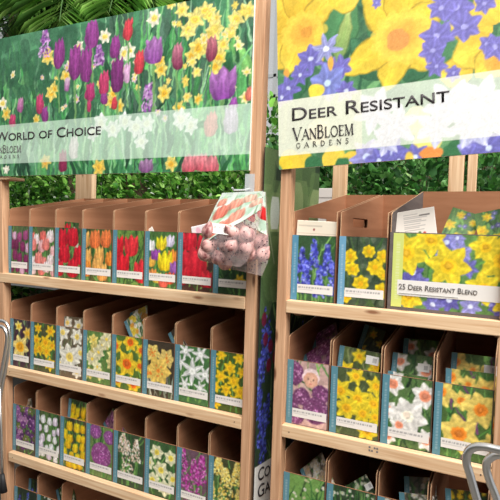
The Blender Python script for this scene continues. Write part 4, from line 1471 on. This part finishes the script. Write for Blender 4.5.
sheet('planting_card', 'small white card tip above the mixed yellow and purple flower card', 'card', cv, (146, 231, 152, 226.5), .05, .18, .03)


# ------------------------------------------------------------------ hanging bulb bags
def interp(pts, v):
    vs = [p[0] for p in pts]
    return np.array([np.interp(v, vs, [p[k] for p in pts]) for k in (1, 2)])


def bulb_bag(label, left, right, Y, thick, hv, header, n_b, seed, bulb_group, bulb_label, v_strip=None, yoff=lambda v: 0.0):
    """left/right: (v, px, py) outlines of the bag in the photograph, v from its top to its bottom"""
    ax, _, az = P(*interp(left, 0.0), Y); bx_, _, bz = P(*interp(right, 0.0), Y)
    org = Vector(((ax + bx_) / 2, Y, (az + bz) / 2))
    r = empty('bulb_bag', org)
    tag(r, label, 'bag', 'perforated bulb bags on the hook')
    rg = np.random.default_rng(seed)
    cent = []
    for k in range(n_b):
        v = .52 + .44 * (k // 4 + .5) / max(1, math.ceil(n_b / 4)) + rg.uniform(-.02, .02)
        u = ((k % 4) + .5 + (.3 if (k // 4) % 2 else 0) + rg.uniform(-.1, .1)) / 4.4
        cent.append((u, v))

    def base(u, v):
        l = P(*interp(left, v), Y); q = P(*interp(right, v), Y)
        return Vector((l[0] + (q[0] - l[0]) * u - org.x, yoff(v), l[2] + (q[2] - l[2]) * u - org.z))

    def surf(u, v, side, extra=0.0):
        p = base(u, v)
        e = max(0.0, math.sin(math.pi * u)) ** .5
        t = thick * e * (0.04 + .96 * min(1, max(0, (v - .05) / .6)) ** 1.3) * (1 if v < .86 else max(0.0, 1 - ((v - .86) / .14) ** 2) ** .5)
        lump = sum(math.exp(-((u - a) ** 2 / .012 + (v - c) ** 2 / .010)) for a, c in cent)
        t *= .72 + .36 * min(1.2, lump)
        t += .0015 * math.sin(31 * u + 17 * v) * e * min(1, v * 2)
        p.y += side * (t + extra * 1.0)
        return p
    n, m_ = 41, 49
    mb_ = MB()
    for side in (-1, 1):
        vs = [surf(i / (n - 1), j / (m_ - 1), side) for j in range(m_) for i in range(n)]
        fs = [((j + 1) * n + i, (j + 1) * n + i + 1, j * n + i + 1, j * n + i) if side < 0 else (j * n + i, j * n + i + 1, (j + 1) * n + i + 1, (j + 1) * n + i)
              for j in range(m_ - 1) for i in range(n - 1)]
        mb_.add(vs, fs)
    mb_.build('bag_film', M['film'], r, smooth=True)
    # printed header card following the front of the bag
    cvh = header

    def hfn(U, V):
        X = np.zeros_like(U); Yy = np.zeros_like(U); Z = np.zeros_like(U)
        for j in range(U.shape[0]):
            for i in range(U.shape[1]):
                u = .02 + .96 * U[j, i]
                lim = hv[0] + (hv[1] - hv[0]) * U[j, i]
                p = surf(u, V[j, i] * lim, -1, .0022)
                X[j, i], Yy[j, i], Z[j, i] = p
        return X, Yy, Z
    h = print_mesh('header_card', cvh, hfn, M['print'], r, True)
    if v_strip:
        sv = Canvas(36, 10, (238, 234, 228), seed + 3)
        for x in (3, 8, 12, 19, 24): sv.rect(x, 3, x + 3, 5, (170, 166, 160), .7)
        u0, u1, va, vb = v_strip

        def sfn(U, V):
            X = np.zeros_like(U); Yy = np.zeros_like(U); Z = np.zeros_like(U)
            for j in range(U.shape[0]):
                for i in range(U.shape[1]):
                    p = surf(u0 + (u1 - u0) * U[j, i], va + (vb - va) * V[j, i], -1, .0034)
                    X[j, i], Yy[j, i], Z[j, i] = p
            return X, Yy, Z
        print_mesh('title_strip', sv, sfn, M['print'], h, True)
    for k, (u, v) in enumerate(cent):
        p = base(u, v) + org
        bm_ = MB()
        rad = .029 * rg.uniform(.9, 1.1)
        bm_.lathe([(0.0001, -rad * .95), (rad * .55, -rad * .85), (rad * .92, -rad * .4), (rad, 0), (rad * .9, rad * .4), (rad * .6, rad * .85), (rad * .25, rad * 1.2), (rad * .05, rad * 1.5)], (0, 0, 0), 16)
        o = bm_.build('tulip_bulb', M['bulb'], None, smooth=True)
        o.location = (p.x, p.y + (.012 if k % 2 else -.012), p.z)
        o.rotation_euler = (rg.uniform(-1, 1), rg.uniform(-1, 1), rg.uniform(0, 6))
        tag(o, bulb_label, 'bulb', bulb_group)
    return r


def header_cv(seed, reds):
    cv_ = Canvas(52, 46, (214, 228, 214), seed)
    cv_.blotch([(226, 236, 224), (180, 208, 186), (150, 190, 160)], 30, 2, 6, .5)
    cv_.blades([(150, 186, 140), (190, 210, 170)], 20)
    for x, y, w_, h in [(.2, .62, .3, .3), (.45, .5, .34, .3), (.72, .42, .34, .32), (.9, .7, .34, .34), (.55, .86, .34, .3), (.3, .95, .3, .26), (.12, .34, .2, .2)]:
        cv_.tulip(x * cv_.w, y * cv_.h, w_ * cv_.w, h * cv_.h, reds[cv_.r.integers(len(reds))], opened=.15)
    cv_.rect(0, 0, cv_.w, 5, (232, 238, 232), .6)
    cv_.grain(4)
    return cv_


bulb_bag('clear bag of bulbs hanging behind, its printed card bright red at the right edge',
         [(0, 243, 193), (.3, 232, 215), (.6, 224, 240), (.85, 220, 258), (1, 226, 268)],
         [(0, 266, 192), (.3, 267, 215), (.6, 269, 245), (.85, 268, 262), (1, 262, 276)],
         -.062, .030, (.30, .50), header_cv(41, [(214, 40, 40), (222, 52, 44)]), 9, 301,
         'tulip bulbs in the rear hanging bag', 'pink brown tulip bulb inside the rear hanging bag')
bulb_bag('front bag of bulbs on the hook with a pale green card of peach tulips',
         [(0, 222, 193), (.25, 215, 206), (.5, 208, 222), (.75, 201, 244), (.9, 201, 255), (1, 205, 262)],
         [(0, 264, 191), (.25, 263, 205), (.5, 258, 228), (.75, 252, 250), (.9, 247, 262), (1, 240, 267)],
         -.125, .034, (.80, .30), header_cv(42, [(238, 150, 128), (242, 182, 160), (232, 124, 104)]), 10, 302,
         'tulip bulbs in the front hanging bag', 'pink brown tulip bulb inside the front hanging bag',
         v_strip=(.02, .60, .50, .61))

# ------------------------------------------------------------------ chrome cart handles
def smooth_path(pts, n=6):
    pts = [Vector(p) for p in pts]
    out = []
    for i in range(len(pts) - 1):
        p0 = pts[max(0, i - 1)]; p1 = pts[i]; p2 = pts[i + 1]; p3 = pts[min(len(pts) - 1, i + 2)]
        for k in range(n):
            t = k / n
            out.append(.5 * ((2 * p1) + (p2 - p0) * t + (2 * p0 - 5 * p1 + 4 * p2 - p3) * t * t + (3 * p1 - p0 - 3 * p2 + p3) * t ** 3))
    out.append(pts[-1])
    return out


ch = empty('cart_handle', (0.02, -0.55, 0))
tag(ch, 'bent chrome tube handle of a cart at the lower right in front of the rack', 'cart')
off = Vector((0.02, -0.55, 0))


def cpts(lst):
    return [Vector(P(x, y, Y)) - off for x, y, Y in lst]


b = MB(); b.tube(smooth_path(cpts([(500, 590, -.55), (486, 530, -.55), (477, 500, -.55), (470, 475, -.55), (466.5, 462, -.55), (468, 452, -.55), (475, 447, -.552), (486, 447, -.556), (500, 450, -.56), (530, 456, -.57)])), .0088, 16)
b.build('handle_tube', M['chrome'], ch, True)
b = MB(); b.tube(smooth_path(cpts([(520, 590, -.50), (505, 530, -.50), (497, 500, -.50), (490, 482, -.50), (486.5, 470, -.50), (487, 462, -.50), (492, 457, -.502), (500, 455, -.505), (530, 458, -.51)])), .0085, 16)
b.build('handle_tube', M['chrome'], ch, True)

lh = empty('cart_handle', (-1.72, -0.38, 0))
off = Vector((-1.72, -0.38, 0))
tag(lh, 'bent chrome tube handle with a black foot at the left edge of the view', 'cart')
b = MB(); b.tube(smooth_path(cpts([(-30, 340, -.38), (-8, 330, -.38), (0, 326.5, -.38), (4, 328, -.38), (6.5, 334, -.38), (6.5, 343, -.38), (3, 365, -.38), (-3, 398, -.38)])), .0065, 14)
b.build('handle_tube', M['chrome'], lh, True)
b = MB(); b.tube(smooth_path(cpts([(-30, 330, -.30), (-4, 322, -.30), (3, 321, -.30), (7.5, 325, -.30), (9.5, 334, -.30), (9, 346, -.30), (6, 368, -.30), (0, 400, -.30), (-4, 440, -.3)])), .0065, 14)
b.build('handle_tube', M['chrome'], lh, True)
b = MB(); b.tube(cpts([(-1, 380, -.38), (1.5, 440, -.38), (2.5, 476, -.38)]), .005, 12)
b.build('leg_tube', M['chrome'], lh, True)
b = MB(); b.tube(cpts([(2.5, 474, -.38), (3, 482, -.38), (3.5, 492, -.38)]), [.007, .010, .015], 14)
b.build('rubber_foot', M['rubber'], lh, True)

# ------------------------------------------------------------------ greenery behind the racks
def leaf_mesh(name, leaves, parent, m_=None):
    """leaves: (base, direction, normal, length, width, colour) -> one mesh of folded pointed leaves"""
    V, Fc, Cc = [], [], []
    for b_, d, nrm, L, W, c in leaves:
        d = d.normalized(); s_ = d.cross(nrm)
        if s_.length < 1e-4: s_ = d.orthogonal()
        s_.normalize(); up = s_.cross(d)
        i = len(V)
        V += [b_, b_ + d * L * .35 + s_ * W * .5 + up * W * .12, b_ + d * L * .75 + s_ * W * .36 + up * W * .08, b_ + d * L - up * L * .12,
              b_ + d * L * .75 - s_ * W * .36 + up * W * .08, b_ + d * L * .35 - s_ * W * .5 + up * W * .12, b_ + d * L * .45 - up * W * .05]
        Fc += [(i, i + 1, i + 6), (i + 1, i + 2, i + 6), (i + 2, i + 3, i + 6), (i + 3, i + 4, i + 6), (i + 4, i + 5, i + 6), (i + 5, i, i + 6)]
        Cc += [c] * 7
    me = bpy.data.meshes.new(name)
    me.from_pydata([tuple(v) for v in V], [], Fc)
    at = me.color_attributes.new('print', 'FLOAT_COLOR', 'POINT')
    c4 = np.ones((len(V), 4), np.float32); c4[:, :3] = s2l(np.array(Cc, float) / 255)
    at.data.foreach_set('color', c4.ravel())
    me.materials.append(m_ or M['leaf'])
    me.polygons.foreach_set('use_smooth', [True] * len(Fc))
    o = bpy.data.objects.new(name, me)
    COL.objects.link(o)
    if parent: o.parent = parent
    return o


rnd = random.Random(4)
bench = empty('plant_bench', (-2.0, 1.45, 0))
tag(bench, 'grey nursery bench carrying the green plants behind the racks', 'bench')
b = MB(); b.box(-3.2, 2.6, -.45, .55, 1.10, 1.14); b.build('bench_top', M['bench'], bench)
for x in (-3.0, -.2, 2.4):
    for y in (-.4, .5):
        b = MB(); b.box(x, x + .05, y - .025, y + .025, 0, 1.10); b.build('leg', M['bench'], bench)


def bushy(x, y, z0, rx, rz, n, label, cols, white=.06, size=(.035, .07), cat='plant', group='bushy plants on the bench behind the racks'):
    r = empty('bushy_plant', (x, y, z0))
    tag(r, label, cat, group)
    b_ = MB(); b_.lathe([(.0001, 0.001), (.10, 0.001), (.13, .16), (.14, .165), (.14, .18), (.125, .18), (.12, .165), (.0001, .16)], (0, 0, 0), 20)
    b_.build('pot', M['pot'], r, True)
    b_ = MB()
    for k in range(7):
        a = k * .9; b_.tube([(0, 0, .15), (math.cos(a) * rx * .3, math.sin(a) * rx * .3, .15 + rz * .7), (math.cos(a) * rx * .6, math.sin(a) * rx * .6, .15 + rz * 1.3)], [.008, .006, .003], 6)
    b_.build('stems', M['stem'], r, True)
    lv = []
    for k in range(n):
        while True:
            p = Vector((rnd.uniform(-1, 1), rnd.uniform(-1, 1), rnd.uniform(-1, 1)))
            if .45 < p.length < 1: break
        d = (p + Vector((0, 0, .25)) + Vector((rnd.gauss(0, .4), rnd.gauss(0, .4), rnd.gauss(0, .4))))
        q = Vector((p.x * rx, p.y * rx, .15 + rz + p.z * rz))
        c = np.array(cols[rnd.randrange(len(cols))], float) * rnd.uniform(.8, 1.2)
        L = rnd.uniform(*size)
        if rnd.random() < white: c = np.array((222, 230, 214)); L *= .6
        lv.append((q, d, Vector((rnd.gauss(0, .5), rnd.gauss(0, .5), 1)), L, L * rnd.uniform(.5, .7), np.clip(c, 0, 255)))
    leaf_mesh('foliage', lv, r)
    return r


LG = [(108, 168, 66), (136, 194, 86), (80, 138, 54), (166, 212, 112), (62, 112, 46)]
DG = [(66, 116, 56), (88, 144, 70), (48, 90, 46), (114, 168, 92)]
names = ['leafy green plant on the bench behind the left post of the left rack', 'leafy green plant behind the pink tulip box', 'leafy green plant behind the broad back post of the left rack',
         'leafy green plant behind the orange tulip box', 'leafy green plant behind the red tulips on light green', 'leafy green plant behind the mixed flower box',
         'leafy green plant behind the big red tulip box', 'leafy plant beside the hanging bags, behind the gap between the racks', 'leafy plant behind the blue hyacinth box',
         'darker leafy plant behind the yellow buttercup box', 'darker leafy plant behind the white paper sheet', 'darker leafy plant behind the right end of the largest box',
         'darker leafy plant beyond the right post']
for i, nm in enumerate(names):
    x = -4.55 + i * .40
    bushy(x, 1.45 + .06 * (i % 2), 1.141, .29, .46, 1900, nm, LG if i < 8 else DG, .09 if i < 8 else .05)
hd = empty('hedge', (-2.2, 2.5, 0))
tag(hd, 'long clipped green hedge behind the plant bench', 'hedge')
lv = []
for k in range(7000):
    c = np.array(LG[rnd.randrange(5)], float) * rnd.uniform(.55, 1.0)
    lv.append((Vector((rnd.uniform(-3.4, 2.9), rnd.choice((-.25, -.15, .2)) + rnd.gauss(0, .05), rnd.uniform(.3, 2.38))), Vector((rnd.gauss(0, .6), -.6 + rnd.gauss(0, .4), rnd.gauss(.2, .6))), Vector((rnd.gauss(0, .5), -.5, 1)), rnd.uniform(.08, .13), .06, c))
leaf_mesh('foliage', lv, hd)
b = MB(); b.box(-3.4, 2.9, -.12, .12, .02, 2.25); b.build('twiggy_core', M['bark'], hd)
for x in (-3, -1.5, 0, 1.5, 2.7):
    b = MB(); b.tube([(x, 0, 0), (x + .02, 0, 1.2)], .03, 8); b.build('trunk', M['bark'], hd)
ct = MB()
c0 = P(293, 189, 1.02); c1 = P(339, 187, 1.02)
ct.box(c0[0], c1[0], 1.02, 1.12, 1.141, c0[2])
ct.box(c0[0] - .004, c1[0] + .004, 1.017, 1.123, c0[2] - .05, c0[2] + .003)
tag(ct.build('carton', mat('pale_grey_card', rgb(196, 188, 182), .8), None, bevel=.003), 'pale grey carton standing behind the blue grape hyacinth box', 'carton')
# tall shrub seen in the slot between the racks
bushy(-2.35, 3.15, 1.62, .55, .62, 900, 'tall variegated shrub seen above the bags between the two banners', LG + [(200, 214, 180)], .2, (.07, .13), 'shrub', None)
b = MB(); b.box(-3.0, -1.7, 2.85, 3.4, 0, 1.62)
tag(b.build('plant_stand', M['bench'], None, bevel=.01), 'grey plinth carrying the tall variegated shrub behind the racks', 'stand')


def palm(name, x, y, h, nf, L, label, seed, droop=.9):
    r = empty(name, (x, y, 0))
    tag(r, label, 'palm')
    rg = random.Random(seed)
    b_ = MB()
    b_.tube([(0, 0, 0), (.03, 0, h * .35), (-.02, .02, h * .7), (0, 0, h)], [.10, .085, .08, .06], 14)
    b_.build('trunk', M['bark'], r, True)
    for k in range(nf):
        a = k * 2.399 + rg.uniform(-.2, .2)
        el = rg.uniform(.15, 1.1)
        d = Vector((math.cos(a) * math.cos(el), math.sin(a) * math.cos(el), math.sin(el)))
        pts = []
        p = Vector((0, 0, h)); ll = L * rg.uniform(.8, 1.1)
        n_ = 22
        for i in range(n_):
            pts.append(p.copy()); p = p + d * ll / n_
            d = (d + Vector((0, 0, -droop / n_ * (1 + i / n_)))).normalized()
        st = MB(); st.tube(pts, [.012 * (1 - .8 * i / n_) for i in range(n_)], 6)
        base_c = [(96, 146, 58), (124, 170, 76), (76, 122, 50), (150, 190, 98)]
        lv = []
        for i in range(2, n_ - 1):
            t = (pts[i + 1] - pts[i - 1]).normalized()
            s_ = t.cross(Vector((0, 0, 1)))
            if s_.length < .05: s_ = t.orthogonal()
            s_.normalize()
            for sg in (-1, 1):
                for q in (0, .5):
                    ln = ll * .42 * math.sin(math.pi * (.12 + .82 * i / n_)) ** .7
                    dd = (t * .75 + s_ * sg + Vector((0, 0, -.25 + rg.gauss(0, .1))))
                    c = np.array(base_c[rg.randrange(4)], float) * rg.uniform(.8, 1.2)
                    lv.append((pts[i].lerp(pts[i + 1], q), dd, Vector((0, 0, 1)) + s_ * .3 * sg, ln, .045, c))
        fo = leaf_mesh('frond', lv, r)
        st.build('frond_stalk', M['stem'], fo, True)


def tree(x, y, zc, rx, rz, n, label, cols, size):
    r = empty('leafy_tree', (x, y, 0))
    tag(r, label, 'tree', 'trees behind the left banner')
    b_ = MB(); b_.tube([(0, 0, 0), (.04, .02, zc * .5), (0, 0, zc)], [.09, .07, .04], 12)
    for k in range(6):
        a = k * 1.1; b_.tube([(0, 0, zc - rz * .6), (math.cos(a) * rx * .4, math.sin(a) * rx * .4, zc), (math.cos(a) * rx * .8, math.sin(a) * rx * .8, zc + rz * .3)], [.03, .02, .006], 6)
    b_.build('trunk', M['bark'], r, True)
    lv = []
    for k in range(n):
        while True:
            p = Vector((rnd.uniform(-1, 1), rnd.uniform(-1, 1), rnd.uniform(-1, 1)))
            if .2 < p.length < 1: break
        d = p + Vector((rnd.gauss(0, .5), rnd.gauss(0, .5), rnd.gauss(-.2, .4)))
        c = np.array(cols[rnd.randrange(len(cols))], float) * rnd.uniform(.75, 1.2)
        L = rnd.uniform(*size)
        lv.append((Vector((p.x * rx, p.y * rx * .6, zc + p.z * rz)), d, Vector((rnd.gauss(0, .5), rnd.gauss(0, .5), 1)), L, L * .4, c))
    leaf_mesh('foliage', lv, r)


for px, rx, n, lab in [(12, .75, 500, 'sparse dark tree at the far left behind the banner, bright sky showing through'), (95, 1.0, 2400, 'dense dark green tree behind the middle of the left banner'),
                       (178, .72, 1800, 'dense green tree behind the right end of the left banner')]:
    q = P(px, 4, 3.6)
    tree(q[0], q[1], q[2], rx, 1.0, n, lab, DG + [(40, 62, 36), (56, 70, 46)], (.12, .24))
palm('palm_tree', -3.12, 1.35, 3.25, 20, 1.15, 'palm with fronds spreading over the left half of the left banner', 5, 1.5)
palm('palm_tree', -2.62, 1.45, 3.20, 20, .92, 'feathery palm whose fronds hang over the right half of the left banner', 3, 1.5)
